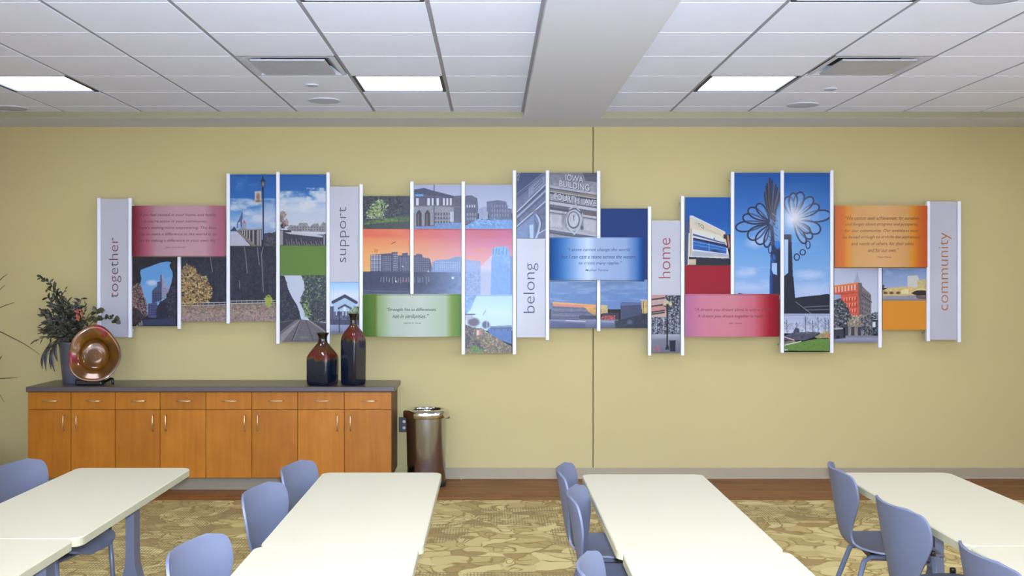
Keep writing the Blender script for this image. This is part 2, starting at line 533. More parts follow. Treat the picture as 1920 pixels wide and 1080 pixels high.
# ceiling: slab above, grid of tees, one object per tile
ce = MB().box(XL, YB, ZT + 0.05, XR, DW + 0.12, ZT + 0.12).build('ceiling', M['plenum'])
tag(ce, kind='structure')
beam = MB().box(0.258, YB, ZS, 0.868, DF + 0.001, ZT + 0.05).build('beam', M['soffit'], ce)
sof = MB().box(XL, DF, ZS, XR, DW, ZT + 0.05).build('soffit', M['soffit'], ce)
sfe = MB().box(XL, DF - 0.004, ZS + 0.001, 0.257, DF, ZT + 0.02).box(0.869, DF - 0.004, ZS + 0.001, XR, DF, ZT + 0.02).build('soffit_edge', M['trimface'], ce)
P = 0.61
ROWS = [DF] + [8.135 - P * k for k in range(0, 9)]          # row joints, from the soffit towards the camera
LEFT = [0.258] + [-0.302 - P * k for k in range(0, 9)]
RIGHT = [0.868] + [1.412 + P * k for k in range(0, 7)]
G = 0.0115
holes = {}
def cell(side, c, r):
    X = LEFT if side == 'L' else RIGHT
    x0, x1 = sorted((X[c], X[c + 1]))
    y1, y0 = ROWS[r], ROWS[r + 1]
    return x0, x1, y0, y1
LIGHTS = [('L', 1, 2), ('L', 5, 2), ('R', 1, 2), ('R', 1, 6), ('L', 1, 6), ('L', 5, 6), ('R', 5, 2), ('R', 5, 6)]
VENTS = [('L', 2, 3), ('R', 2, 3)]
skip = set(LIGHTS + VENTS)
tcache = {}
def tile(x0, x1, y0, y1):
    w, d = x1 - x0 - 2 * G, y1 - y0 - 0.005
    key = (round(w, 3), round(d, 3))
    if key not in tcache:
        e = 0.003
        a, b = w / 2, d / 2
        v = [(-a, -b, 0.016), (a, -b, 0.016), (a, b, 0.016), (-a, b, 0.016), (-a, -b, e), (a, -b, e), (a, b, e), (-a, b, e), (-a + e, -b + e, 0), (a - e, -b + e, 0), (a - e, b - e, 0), (-a + e, b - e, 0)]
        f = [(0, 1, 2, 3)] + [(i, i + 4, (i + 1) % 4 + 4, (i + 1) % 4) for i in range(4)] + [(i + 4, i + 8, (i + 1) % 4 + 8, (i + 1) % 4 + 4) for i in range(4)] + [(11, 10, 9, 8)]
        o = MB().add(v, f).build('ceiling_tile', M['tile'], ce)
        tcache[key] = o.data
    else:
        o = bpy.data.objects.new('ceiling_tile', tcache[key])
        COL.objects.link(o)
        o.parent = ce
    o.location = ((x0 + x1) / 2, (y0 + y1) / 2, ZT)
for side, X in (('L', LEFT), ('R', RIGHT)):
    for c in range(len(X) - 1):
        for r in range(len(ROWS) - 1):
            if (side, c, r) not in skip: tile(*cell(side, c, r))
    for i, x in enumerate(X):
        if i: MB().box(x - 0.012, ROWS[-1], ZT + 0.006, x + 0.012, DF, ZT + 0.03).build('main_tee', M['tee'], ce)
        else:
            s_ = -1 if side == 'L' else 1
            a, b = sorted((x + s_ * 0.0005, x + s_ * 0.019))
            MB().box(a, ROWS[-1], ZT - 0.001, b, DF, ZT + 0.012).build('wall_angle', M['tee'], ce)
cross = MB()
for y in ROWS[1:]:
    cross.box(LEFT[-1], y - 0.010, ZT + 0.017, 0.258, y + 0.010, ZT + 0.03)
    cross.box(0.868, y - 0.010, ZT + 0.017, RIGHT[-1], y + 0.010, ZT + 0.03)
tag(cross.build('cross_tees', M['tee'], ce), kind='stuff')
# outside the view: plain ceiling sheet over the rest of the room
oc = MB().box(XL, YB, ZT, 0.258, ROWS[-1], ZT + 0.02).box(0.868, YB, ZT, XR, ROWS[-1], ZT + 0.02)
oc.box(XL, ROWS[-1], ZT, LEFT[-1] - 0.012, DF, ZT + 0.02).box(RIGHT[-1] + 0.012, ROWS[-1], ZT, XR, DF, ZT + 0.02)
oc.build('ceiling_sheet', M['tile'], ce)

def troffer(x0, x1, y0, y1, label):
    cx, cy = (x0 + x1) / 2, (y0 + y1) / 2
    t = empty('ceiling_light', (cx, cy, ZT))
    tag(t, label, 'ceiling light', 'square recessed ceiling lights')
    a, b = (x1 - x0) / 2 - 0.013, (y1 - y0) / 2 - 0.006
    i = 0.020
    h = MB()
    for q in ((-a, -b, a, -b + i), (-a, b - i, a, b), (-a, -b + i, -a + i, b - i), (a - i, -b + i, a, b - i)):
        h.box(q[0], q[1], 0.001, q[2], q[3], 0.045)
    h.build('frame', M['plenum'], t)
    MB().box(-a + i, -b + i, 0.012, a - i, b - i, 0.018).build('diffuser', M['lamp'], t)
lab = ['square ceiling light just left of the ceiling beam, beside the left air vent', 'square ceiling light at the far left edge, nearest the left corner',
       'square ceiling light right of the beam, beside the right air vent', 'square ceiling light cut by the top edge, right of the beam',
       'square ceiling light at the top edge, left of the beam', 'square ceiling light over the left tables, out at the left', 'square ceiling light far out at the right',
       'square ceiling light over the right tables']
for k, q in enumerate(LIGHTS): troffer(*cell(*q), lab[k])
# rows of the same fittings behind the camera
for yy in (2.62, 0.18, -2.2):
    for xx in (-3.047, -0.607, 1.717, 4.157):
        MB().box(xx - 0.28, yy - 0.28, ZT - 0.004, xx + 0.28, yy + 0.28, ZT - 0.001).build('rear_diffuser', M['lamp'], ce)
def vent(x0, x1, y0, y1, label):
    t = empty('air_vent', ((x0 + x1) / 2, (y0 + y1) / 2, ZT))
    tag(t, label, 'air vent', 'square plaque air diffusers in the ceiling')
    a, b = (x1 - x0) / 2 - 0.012, (y1 - y0) / 2 - 0.004
    # sloped cone rising to the throat
    c, d = 0.20, 0.20
    v = [(-a, -b, 0), (a, -b, 0), (a, b, 0), (-a, b, 0), (-a + .03, -b + .03, -.002), (a - .03, -b + .03, -.002), (a - .03, b - .03, -.002), (-a + .03, b - .03, -.002), (-c, -d, .045), (c, -d, .045), (c, d, .045), (-c, d, .045)]
    f = []
    for k in range(4):
        n = (k + 1) % 4
        f += [(k, n, n + 4, k + 4), (k + 4, n + 4, n + 8, k + 8)]
    MB().add(v, f).build('frame', M['ventgrey'], t)
    MB().box(-c, -d, .0455, c, d, .049).build('throat', M['plenum'], t)
    MB().bbox(-.225, -.225, -.010, .225, .225, .002, .004).build('plaque', M['ventplaque'], t)
vent(*cell(*VENTS[0]), 'square air vent with flat plaque in the ceiling left of the beam')
vent(*cell(*VENTS[1]), 'square air vent with flat plaque in the ceiling right of the beam')
def disc(name, px, py, rad, label, cat, group):
    d = F * 1.317 / (VY - py)
    t = empty(name, (PX(px, d), d, ZT))
    tag(t, label, cat, group)
    MB().lathe([(rad, 0.0), (rad, -.004), (rad * .93, -.008), (rad * .9, -.008)], 40, cap0=False).build('ring', M['ventgrey'], t)
    MB().lathe([(0.002, -.005), (rad * .45, -.009), (rad * .9, -.006)], 40).build('grille', M['ltgrille'], t)
disc('ceiling_speaker', 608, 188, .122, 'round flush speaker grille in the ceiling below the left air vent', 'speaker', 'ceiling speakers')
disc('ceiling_speaker', 1505, 196, .122, 'round flush speaker grille in the ceiling below the right air vent', 'speaker', 'ceiling speakers')
disc('ceiling_speaker', 22, 202, .122, 'round flush speaker grille at the far left end of the ceiling', 'speaker', 'ceiling speakers')
disc('ceiling_speaker', 1872, -6, .122, 'round flush speaker grille cut by the top right edge', 'speaker', 'ceiling speakers')
disc('sprinkler_cover', 585, 159, .045, 'small round cover plate between left air vent and its speaker', 'sprinkler', 'ceiling sprinkler covers')
disc('sprinkler_cover', 1557, 166, .045, 'small round cover plate between right air vent and its speaker', 'sprinkler', 'ceiling sprinkler covers')
# ================================================================== CABINETS
CT = 0.821                  # worktop height
CF = 8.365                  # cabinet door plane
xs = [PX(x, CF) for x in (52, 133, 216, 300, 386, 472, 558, 645.5, 734)]
CL = ['leftmost honey maple base cabinet, under the potted foliage and amber dish', 'second honey maple base cabinet from the left, bare worktop above it',
      'third honey maple base cabinet from the left, behind the first table', 'rightmost honey maple base cabinet, under the two glazed vases']
ZB = 0.104
for k in range(4):
    xa, xm, xb = xs[2 * k], xs[2 * k + 1], xs[2 * k + 2]
    t = empty('base_cabinet', ((xa + xb) / 2, CF, 0))
    tag(t, CL[k], 'cabinet', 'maple base cabinets along the wall')
    ox = (xa + xb) / 2
    MB().box(xa - ox + .0005, .021, ZB, xb - ox - .0005, DW - CF - .004, CT - .041).build('body', M['side'], t)
    MB().box(xa - ox, .065, 0.0005, xb - ox, .08, ZB).build('toe_kick', M['toe'], t)
    for (p, q, hinge) in ((xa, xm, -1), (xm, xb, 1)):
        g = .0018
        zd0, zd1 = PZ(768, CF) + .002, CT - .045
        d = MB().bbox(p - ox + g, 0, zd0, q - ox - g, .019, zd1, .0015, 1).build('drawer', M['maple'], t)
        hx, hz = (p + q) / 2 - ox + (0.012 if True else 0), (zd0 + zd1) / 2
        MB().tube([(hx - .054, 0, hz), (hx - .054, -.022, hz), (hx - .048, -.028, hz), (hx + .048, -.028, hz), (hx + .054, -.022, hz), (hx + .054, 0, hz)], .0045, 8).build('handle', M['nickel'], d)
        dr = MB().bbox(p - ox + g, 0, ZB + .001, q - ox - g, .019, zd0 - .004, .0015, 1).build('door', M['maple'], t)
        vx = (q - .052 if hinge < 0 else p + .050) - ox
        z1, z0 = PZ(778, CF), PZ(807, CF)
        MB().tube([(vx, 0, z0), (vx, -.022, z0), (vx, -.028, z0 + .006), (vx, -.028, z1 - .006), (vx, -.022, z1), (vx, 0, z1)], .0045, 8).build('handle', M['nickel'], dr)
wk = MB().bbox(PX(48, 8.335), 8.335, CT - .041, PX(751.5, DW), DW - .001, CT, .006).build('worktop', M['counter'])
tag(wk, 'long dark grey laminate worktop along the maple cabinets', 'worktop')
# ================================================================== BIN + OUTLET
bx, by = PX(799.5, 8.62), 8.62
b = empty('trash_can', (bx, by, 0))
tag(b, 'polished steel round trash can standing beside the cabinets', 'trash can')
MB().lathe([(.150, .0), (.158, .004), (.158, .035), (.152, .045)], 40).build('base_ring', M['black'], b)
MB().lathe([(.150, .044), (.153, .05), (.163, .535), (.1635, .555)], 56, cap0=False).build('body', M['steel'], b)
MB().lathe([(.160, .552), (.184, .552), (.187, .558), (.187, .592), (.183, .602), (.165, .612), (.140, .617), (.134, .612), (.131, .595), (.128, .56)], 56, cap0=False).build('rim', M['chrome'], b)
MB().lathe([(.02, .14), (.128, .142), (.132, .35), (.1305, .600)], 40).build('liner', M['black'], b)
MB().bbox(.155, -.02, .538, .188, .02, .552, .003).build('lid_catch', M['black'], b)
MB().bbox(-.03, -.205, .012, .03, -.14, .026, .004).build('pedal', M['black'], b)
o = empty('wall_outlet', (PX(757, DW), DW, PZ(796, DW)))
tag(o, 'black duplex power outlet on the wall between cabinets and trash can', 'outlet')
MB().bbox(-.040, -.012, -.062, .040, 0, .062, .003).build('cover_plate', M['black'], o)
for dz in (-.028, .028): MB().lathe([(.016, 0), (.015, .003)], 20, cap0=False, cap1=True).build('socket', M['ltgrille'], o)
for q, dz in zip([c for c in bpy.data.objects if c.parent == o and c.name.startswith('socket')], (-.026, .026)):
    q.rotation_euler = (math.pi / 2, 0, 0)
    q.location = (.004, -.012, dz)
    q.scale = (.8, .8, 1)
# ================================================================== VASES
def bottle(name, label, px, d, side, rz, prof, mat):
    """square-section bottle: every profile row is (half size, roundness 0 square .. 1 round, z)"""
    m = MB()
    n = 48
    rows = []
    for h, k, z in prof:
        e = 2 / (2 + 10 * (1 - k) ** 2)
        ring = []
        for i in range(n):
            a = 2 * math.pi * (i + .5) / n
            c, s_ = math.cos(a), math.sin(a)
            ring.append((h * math.copysign(abs(c) ** e, c), h * math.copysign(abs(s_) ** e, s_), z))
        rows.append(ring)
    v = [p for r in rows for p in r]
    f = [(j * n + i, j * n + (i + 1) % n, (j + 1) * n + (i + 1) % n, (j + 1) * n + i) for j in range(len(rows) - 1) for i in range(n)]
    f.append(tuple(range(n))[::-1])
    m.add(v, f, True)
    o = m.build(name, mat, None, (PX(px, d), d, CT + .0005), rz)
    return tag(o, label, 'vase', 'drip glazed bottle vases')
bottle('bottle_vase', 'shorter squat square bottle vase, red-brown shoulder over dark blue glaze', 605, 8.49, .2, math.radians(-23),
       [(.085, .2, 0), (.093, .15, .006), (.097, .12, .03), (.098, .12, .20), (.096, .14, .225), (.088, .2, .245), (.072, .35, .275), (.052, .6, .31), (.039, .9, .335), (.034, 1, .36), (.036, 1, .385), (.046, 1, .402), (.051, 1, .411), (.050, 1, .414), (.044, 1, .412), (.034, 1, .395), (.028, 1, .36)], M['glaze1'])
bottle('bottle_vase', 'taller slim square bottle vase with dark neck, right of the squat one', 662.5, 8.49, .15, math.radians(-33),
       [(.064, .2, 0), (.071, .15, .006), (.074, .12, .03), (.076, .12, .33), (.075, .14, .36), (.070, .22, .385), (.058, .4, .42), (.042, .7, .45), (.031, .95, .472), (.026, 1, .50), (.027, 1, .53), (.036, 1, .552), (.046, 1, .563), (.045, 1, .567), (.038, 1, .564), (.028, 1, .54), (.022, 1, .50)], M['glaze2'])
# ================================================================== AMBER DISH ON A STAND
dd = 8.50
st = empty('display_stand', (PX(180, dd), dd, CT))
tag(st, 'black easel stand holding up the amber glass dish', 'stand')
MB().bbox(-.15, -.045, .0005, .06, .05, .045, .01).build('base_block', M['black'], st)
MB().tube([(.06, .02, .02), (.12, .00, .05), (.142, -.025, .05), (.145, -.03, .004)], .010, 8).build('foot', M['black'], st)
MB().tube([(-.03, .04, .03), (.0, .075, .24)], .010, 8).build('prop', M['black'], st)
for q_ in (-.06, .055): MB().tube([(q_, .0, .034), (q_, -.06, .034), (q_, -.072, .058)], .008, 8).build('hook', M['black'], st)
pl = MB()
def wv(a, j): return 0.035 * math.sin(3 * a + .6) * min(1, j / 9) + .018 * math.sin(5 * a + 2) * min(1, j / 9)
pl.lathe([(.004, .050), (.04, .051), (.09, .048), (.118, .040), (.126, .028), (.130, .018), (.138, .010), (.165, .0), (.200, -.012), (.224, -.020), (.228, -.017), (.224, -.010), (.19, .004), (.15, .018), (.136, .032), (.126, .050), (.10, .060), (.05, .064), (.004, .064)], 72, wave=wv, cap0=False)
po = pl.build('glass_dish', M['amber'])
po.location = (PX(181, dd), dd - .045, CT + .045 + .200)
po.rotation_euler = (math.radians(-103), 0, math.radians(14))
po.scale = (.86, 1.0, 1)
tag(po, 'round wavy amber glass dish with red patches, propped on black stand', 'dish')
# ================================================================== POTTED FOLIAGE
pd = 8.64
pp = empty('potted_foliage', (PX(139, pd), pd, CT))
tag(pp, 'grey metal pot of mixed dark artificial foliage at worktop left end', 'potted plant')
MB().lathe([(.082, 0), (.085, .004), (.098, .12), (.115, .30), (.122, .325), (.122, .334), (.112, .334), (.104, .30), (.02, .29)], 36).build('pot', M['pewter'], pp)
def pt(x, y, dy=0.0): return Vector((PX(x, pd) - pp.location.x, dy, PZ(y, pd) - CT))
def leaf_geo(m, p, d, up, ln, wd, bend=.25):
    d = d.normalized()
    side = d.cross(up)
    if side.length < 1e-3: side = d.cross(Vector((1, 0, 0)))
    side.normalize()
    nn = side.cross(d).normalized()
    pts = []
    for k, (u, w) in enumerate(((0, .08), (.3, .8), (.6, 1), (.85, .55), (1, .02))):
        c = p + d * ln * u - nn * bend * ln * u * u
        lift = nn * .18 * wd * w
        pts.append((c - side * wd * w * .5 + lift, c - nn * .0, c + side * wd * w * .5 + lift))
    v = [q for r in pts for q in r]
    f = []
    for k in range(4):
        f += [(k * 3, k * 3 + 1, k * 3 + 4, k * 3 + 3), (k * 3 + 1, k * 3 + 2, k * 3 + 5, k * 3 + 4)]
    m.add(v, f, True)
rr = random.Random(11)
stems, mass, oliv = MB(), MB(), MB()
root = pt(138, 640)
def spray(m, path, n, ln, wd, spread=.9, droop=0.0, thick=.004):
    pts = [Vector(q) for q in path]
    stems.tube(pts, [thick * (1 - .6 * k / (len(pts) - 1)) for k in range(len(pts))], 6)
    for k in range(n):
        u = (k + .6) / n * (len(pts) - 1)
        i = min(int(u), len(pts) - 2)
        p = pts[i].lerp(pts[i + 1], u - i)
        t = (pts[i + 1] - pts[i]).normalized()
        rv = Vector((rr.uniform(-1, 1), rr.uniform(-1, .6), rr.uniform(-.6, .8) - droop))
        d = t * .55 + rv * spread
        leaf_geo(m, p, d, Vector((rr.uniform(-.4, .4), -1, rr.uniform(-.2, .8))), ln * rr.uniform(.7, 1.25), wd * rr.uniform(.7, 1.25))
# tall sprig with paired leaves
spray(mass, [root, pt(124, 590, -.01), pt(115, 560, -.02), pt(106, 540, -.03), pt(93, 529, -.03), pt(77, 519, -.02)], 40, .046, .020, .9)
spray(mass, [pt(113, 552, -.02), pt(100, 545, -.04), pt(92, 542, -.05)], 5, .036, .022, .8)
spray(mass, [pt(115, 560, -.02), pt(121, 550, -.03), pt(126, 542, -.03)], 4, .036, .010, .5)
# dense mass
for k in range(62):
    a = rr.uniform(0, 1)
    tip = pt(rr.uniform(88, 152), rr.uniform(556, 640), rr.uniform(-.13, .10))
    mid = root.lerp(tip, .55) + Vector((rr.uniform(-.02, .02), rr.uniform(-.03, .03), .03))
    spray(mass, [root, mid, tip], 19, .052, .019, 1.0)
for k in range(12):
    tip = pt(rr.uniform(78, 108), rr.uniform(592, 664), rr.uniform(-.15, .03))
    mid = root.lerp(tip, .5) + Vector((0, -.03, .05))
    spray(mass, [root, mid, tip], 10, .05, .010, .55, .3)
# right sprigs reaching behind the dish, rounder leaves
spray(oliv, [root, pt(160, 600, .03), pt(178, 585, .02), pt(188, 582, .0)], 13, .05, .036, .8)
spray(oliv, [root, pt(170, 604, .05), pt(196, 596, .04), pt(214, 598, .0), pt(218, 600, -.01)], 14, .05, .042, .7)
spray(mass, [root, pt(150, 600, .0), pt(160, 583, -.01), pt(161, 570, -.01)], 9, .036, .010, .5)
spray(mass, [root, pt(165, 590, .02), pt(178, 580, .02), pt(192, 588, .02)], 6, .034, .012, .7)
tag(mass.build('foliage', M['leaf'], pp), kind='stuff')
tag(oliv.build('olive_sprig', M['leafround'], pp), 'olive sprig of rounder leaves', kind='stuff')
tag(stems.build('stems', M['stem'], pp), kind='stuff')
fm = MB()
for k in range(16):
    p = pt(154 + rr.uniform(-5, 6), 592 + rr.uniform(-8, 16), rr.uniform(-.06, -.02))
    leaf_geo(fm, p, Vector((rr.uniform(-1, 1), -.4, rr.uniform(0, 1))), Vector((0, -1, .3)), .032, .014)
tag(fm.build('flower_spike', M['flower'], pp), 'red flower spike')
for (a, b_, c_) in (((104, 640), (92, 662), (97, 694)), ((100, 648), (86, 668), (90, 690)), ((110, 644), (103, 668), (113, 695)), ((108, 650), (103, 670), (106, 690)), ((112, 640), (112, 660), (118, 676))):
    m = MB()
    pts = [pt(*a, -.09), pt(*b_, -.12), pt(*c_, -.11)]
    prev = None
    v, f = [], []
    nseg = 7
    for k in range(nseg + 1):
        u = k / nseg
        q = pts[0] * (1 - u) ** 2 + pts[1] * 2 * u * (1 - u) + pts[2] * u * u
        w = .013 * math.sin(math.pi * min(1, .15 + .85 * u)) + .001
        v += [q + Vector((-w, .004, 0)), q + Vector((0, -.003, 0)), q + Vector((w, .004, 0))]
    for k in range(nseg): f += [(k * 3, k * 3 + 1, k * 3 + 4, k * 3 + 3), (k * 3 + 1, k * 3 + 2, k * 3 + 5, k * 3 + 4)]
    m.add(v, f, True)
    m.build('drooping_leaf', M['leafdark'], pp)
MB().tube([pt(120, 632, -.05), pt(112, 640, -.10), pt(104, 652, -.12)], .003, 6).tube([pt(118, 634, -.05), pt(108, 640, -.08), pt(96, 655, -.12)], .003, 6).build('hanging_stem', M['stem'], pp)
# ================================================================== TALL GRASSY PLANT AT THE LEFT EDGE
gd = 8.25
gx = PX(-55, gd)
gp = empty('grass_plant', (gx, gd, 0))
tag(gp, 'tall plant with thin arching blades reaching in at the left edge', 'potted plant')
MB().lathe([(.15, 0.0005), (.155, .006), (.19, .34), (.20, .38), (.188, .38), (.18, .34), (.02, .335)], 36).build('pot', M['pewter'], gp)
def blade(pts, w):
    m = MB()
    q = [Vector((PX(x, gd) - gx, dy, PZ(y, gd))) for x, y, dy in pts]
    n = 14
    v, f = [], []
    for k in range(n + 1):
        u = k / n * (len(q) - 1)
        i = min(int(u), len(q) - 2)
        t = u - i
        p0, p1, p2, p3 = q[max(i - 1, 0)], q[i], q[i + 1], q[min(i + 2, len(q) - 1)]
        c = .5 * ((2 * p1) + (p2 - p0) * t + (2 * p0 - 5 * p1 + 4 * p2 - p3) * t * t + (3 * p1 - p0 - 3 * p2 + p3) * t ** 3)
        dt = ((p2 - p0) * .5 * (1 - t) + (p3 - p1) * .5 * t)
        dt = dt.normalized() if dt.length > 1e-6 else (p2 - p1).normalized()
        s_ = Vector((-dt.z, 0, dt.x))
        ww_ = w * (1 - .75 * (k / n) ** 1.5)
        v += [c - s_ * ww_, c + Vector((0, -.003, 0)), c + s_ * ww_]
    for k in range(n): f += [(k * 3, k * 3 + 1, k * 3 + 4, k * 3 + 3), (k * 3 + 1, k * 3 + 2, k * 3 + 5, k * 3 + 4)]
    m.add(v, f, True)
    m.build('blade', M['blade'], gp)
base_ = (-55, 842, 0)
blade([base_, (-50, 720, -.02), (-32, 632, -.05), (0, 619, -.08), (30, 630, -.1), (62, 646, -.11), (87, 663, -.12)], .006)
blade([base_, (-52, 700, .0), (-38, 585, -.02), (0, 529, -.03), (18, 514, -.03)], .007)
blade([base_, (-50, 710, .02), (-34, 590, -.01), (0, 547, -.03), (13, 534, -.03)], .006)
blade([base_, (-54, 720, -.02), (-40, 618, -.03), (0, 580, -.05), (33, 567, -.06)], .007)
blade([base_, (-54, 760, -.05), (-38, 712, -.07), (0, 708, -.09), (44, 706, -.1)], .007)
blade([base_, (-56, 770, -.05), (-38, 716, -.07), (0, 726, -.09), (19, 752, -.1)], .006)
blade([base_, (-30, 700, .02), (-8, 680, .02), (1, 668, .02)], .010)
blade([base_, (-70, 700, .0), (-90, 560, .05), (-130, 480, .1)], .008)
blade([base_, (-62, 690, .05), (-60, 540, .1), (-50, 440, .12)], .008)
# ================================================================== TABLES
TZ = 0.737
def table(xa, xb, ya, yb, legoff, label, ins_far=.16):
    cx, cy = (xa + xb) / 2, (ya + yb) / 2
    t = empty('dining_table', (cx, cy, 0))
    tag(t, label, 'table', 'cream laminate cafeteria tables')
    a, b_ = (xb - xa) / 2, (yb - ya) / 2
    top = MB()
    pr = rrect(-a, -b_, a, b_, .045, 6)
    n = len(pr)
    ins = rrect(-a + .003, -b_ + .003, a - .003, b_ - .003, .042, 6)
    v = [(x, y, TZ) for x, y in ins] + [(x, y, TZ - .004) for x, y in pr] + [(x, y, TZ - .0055) for x, y in pr]
    f = [tuple(range(n))] + [(r * n + i, (r + 1) * n + i, (r + 1) * n + (i + 1) % n, r * n + (i + 1) % n) for r in range(2) for i in range(n)] + [tuple(range(2 * n, 3 * n))[::-1]]
    top.add(v, f)
    top.build('tabletop', M['laminate'], t)
    MB().prism(pr, TZ - .032, TZ - .0055).build('edge_band', M['edge'], t)
    for e in (1, -1):
        ly = b_ - ins_far if e > 0 else -b_ + .27
        # column with a base that sweeps out into two feet
        FL = max(.10, min(.25, a - abs(legoff) - .02))
        prof = [(.020, TZ - .045), (.020, .38), (.024, .31), (.042, .24), (.075, .17), (.45 * FL, .10), (.75 * FL, .055), (.98 * FL, .035), (FL, .0)]
        pf = [(x, z) for x, z in prof] + [(.8 * FL, 0), (.45 * FL, .04), (0, .075), (-.45 * FL, .04), (-.8 * FL, 0)] + [(-x, z) for x, z in prof[::-1]]
        leg = MB().prism(pf, -.042, .042, 'y')
        o_ = leg.build('leg', M['bluesteel'], t, (legoff, ly, 0))
        MB().box(-min(.2, FL), -.045, TZ - .046, min(.2, FL), .045, TZ - .0325).build('top_plate', M['bluesteel'], o_)
FE = [5.225, 5.10, 5.055, 5.10]
TX = [(-2.02, -1.462), (-.80, -.233), (.43, 1.0), (1.645, 2.185)]
JT = [3.80, 3.69, 3.62, 3.695]
NM = ['first', 'second', 'third', 'fourth']
POS = ['at the far left', 'in front of the trash can', 'just right of the centre aisle', 'at the far right']
for k in range(4):
    xa, xb = TX[k]
    table(xa, xb, JT[k], FE[k], (.045, .078, .096, .142)[k], 'far cream laminate table ' + POS[k])
    dx = (-.012, -.012, .012, .0)[k]
    table(xa + dx, xb + dx, JT[k] - .003 - (FE[k] - JT[k]), JT[k] - .003, (.045, .03, .055, .085)[k], 'near cream laminate table cut by the bottom edge, ' + POS[k], .28)
# ================================================================== CHAIRS
PROF = [(.205, .418, .085, 0, 0), (.203, .430, .130, 0, 0), (.190, .441, .175, 0, .002), (.155, .449, .208, 0, .004), (.085, .447, .222, 0, .008), (.0, .441, .220, 0, .012),
        (-.08, .438, .205, .0, .016), (-.14, .442, .172, .0, .020), (-.180, .458, .140, .006, .016), (-.203, .49, .124, .016, .006), (-.215, .535, .128, .024, 0), (-.224, .585, .158, .036, 0),
        (-.232, .635, .192, .048, 0), (-.239, .685, .216, .058, 0), (-.246, .728, .222, .060, 0), (-.252, .762, .218, .058, 0), (-.256, .784, .203, .052, 0), (-.258, .795, .176, .040, 0), (-.259, .799, .13, .022, 0)]
def interp(rows, n):
    out = []
    k = len(rows) - 1
    for i in range(n + 1):
        u = i / n * k
        a = min(int(u), k - 1)
        t = u - a
        p = [rows[max(a - 1, 0)], rows[a], rows[a + 1], rows[min(a + 2, k)]]
        out.append([.5 * (2 * p[1][j] + (p[2][j] - p[0][j]) * t + (2 * p[0][j] - 5 * p[1][j] + 4 * p[2][j] - p[3][j]) * t * t + (3 * p[1][j] - p[0][j] - 3 * p[2][j] + p[3][j]) * t ** 3) for j in range(5)])
    return out
def make_chair():
    t = empty('shell_chair', (0, 0, 0))
    rows = interp(PROF, 44)
    nu = 16
    def surf(off):
        g = []
        for i, r in enumerate(rows):
            q = []
            for k in range(nu + 1):
                u = -1 + 2 * k / nu
                u = math.sin(u * math.pi / 2) * .55 + u * .45
                q.append(Vector((r[0] + r[3] * u * u, r[2] * u, r[1] + r[4] * u * u)))
            g.append(q)
        return g
    g = surf(0)
    th = .0095
    back = []
    nr = len(g)
    for i in range(nr):
        row = []
        for k in range(nu + 1):
            a = g[min(i + 1, nr - 1)][k] - g[max(i - 1, 0)][k]
            b_ = g[i][min(k + 1, nu)] - g[i][max(k - 1, 0)]
            nrm = a.cross(b_).normalized()
            row.append(g[i][k] + nrm * -th if True else 0)
        back.append(row)
    w = nu + 1
    v = [p for r in g for p in r] + [p for r in back for p in r]
    o2 = nr * w
    f = []
    for i in range(nr - 1):
        for k in range(nu):
            q = (i * w + k, i * w + k + 1, (i + 1) * w + k + 1, (i + 1) * w + k)
            f.append(q)
            f.append(tuple(o2 + j for j in q[::-1]))
    rim = [i * w for i in range(nr)] + [(nr - 1) * w + k for k in range(1, nu + 1)] + [i * w + nu for i in range(nr - 2, -1, -1)] + [k for k in range(nu - 1, 0, -1)]
    for j in range(len(rim)):
        a, b_ = rim[j], rim[(j + 1) % len(rim)]
        f.append((a, b_, o2 + b_, o2 + a))
    m = MB().add(v, f, True)
    sh = m.build('seat_shell', M['bluegrey'], t)
    bm = bmesh.new()
    bm.from_mesh(sh.data)
    bmesh.ops.recalc_face_normals(bm, faces=bm.faces)
    bm.to_mesh(sh.data)
    bm.free()
    mod = sh.modifiers.new('rim', 'BEVEL')
    mod.width = .003
    mod.segments = 2
    mod.angle_limit = math.radians(50)
    MB().bbox(-.10, -.11, .402, .13, .11, .428, .006).build('seat_mount', M['black'], t)
    for s_ in (-1, 1):
        l = MB().tube([(.168, s_ * .238, 0.012), (.148, s_ * .234, .25), (.132, s_ * .231, .466)], .0115, 10).build('leg', M['bluesteel'], t)
        MB().lathe([(.0125, .462), (.0125, .478), (.010, .482)], 14, (.1315, s_ * .2309), cap1=True).build('stacking_cap', M['black'], l)
        MB().lathe([(.014, 0), (.014, .018)], 14, (.168, s_ * .238), cap1=True).build('glide', M['black'], l)
        l = MB().tube([(-.245, s_ * .20, 0.012), (-.185, s_ * .165, .25), (-.135, s_ * .135, .405), (-.10, s_ * .11, .418), (.06, s_ * .095, .415)], .0115, 10).build('leg', M['bluesteel'], t)
        MB().lathe([(.014, 0), (.014, .018)], 14, (-.245, s_ * .20), cap1=True).build('glide', M['black'], l)
    MB().tube([(.134, -.231, .432), (.128, -.205, .416), (.122, -.10, .410), (.122, .10, .410), (.128, .205, .416), (.134, .231, .432)], .0095, 8).build('cross_tube', M['bluesteel'], t)
    return t
chair = make_chair()
index_kids()
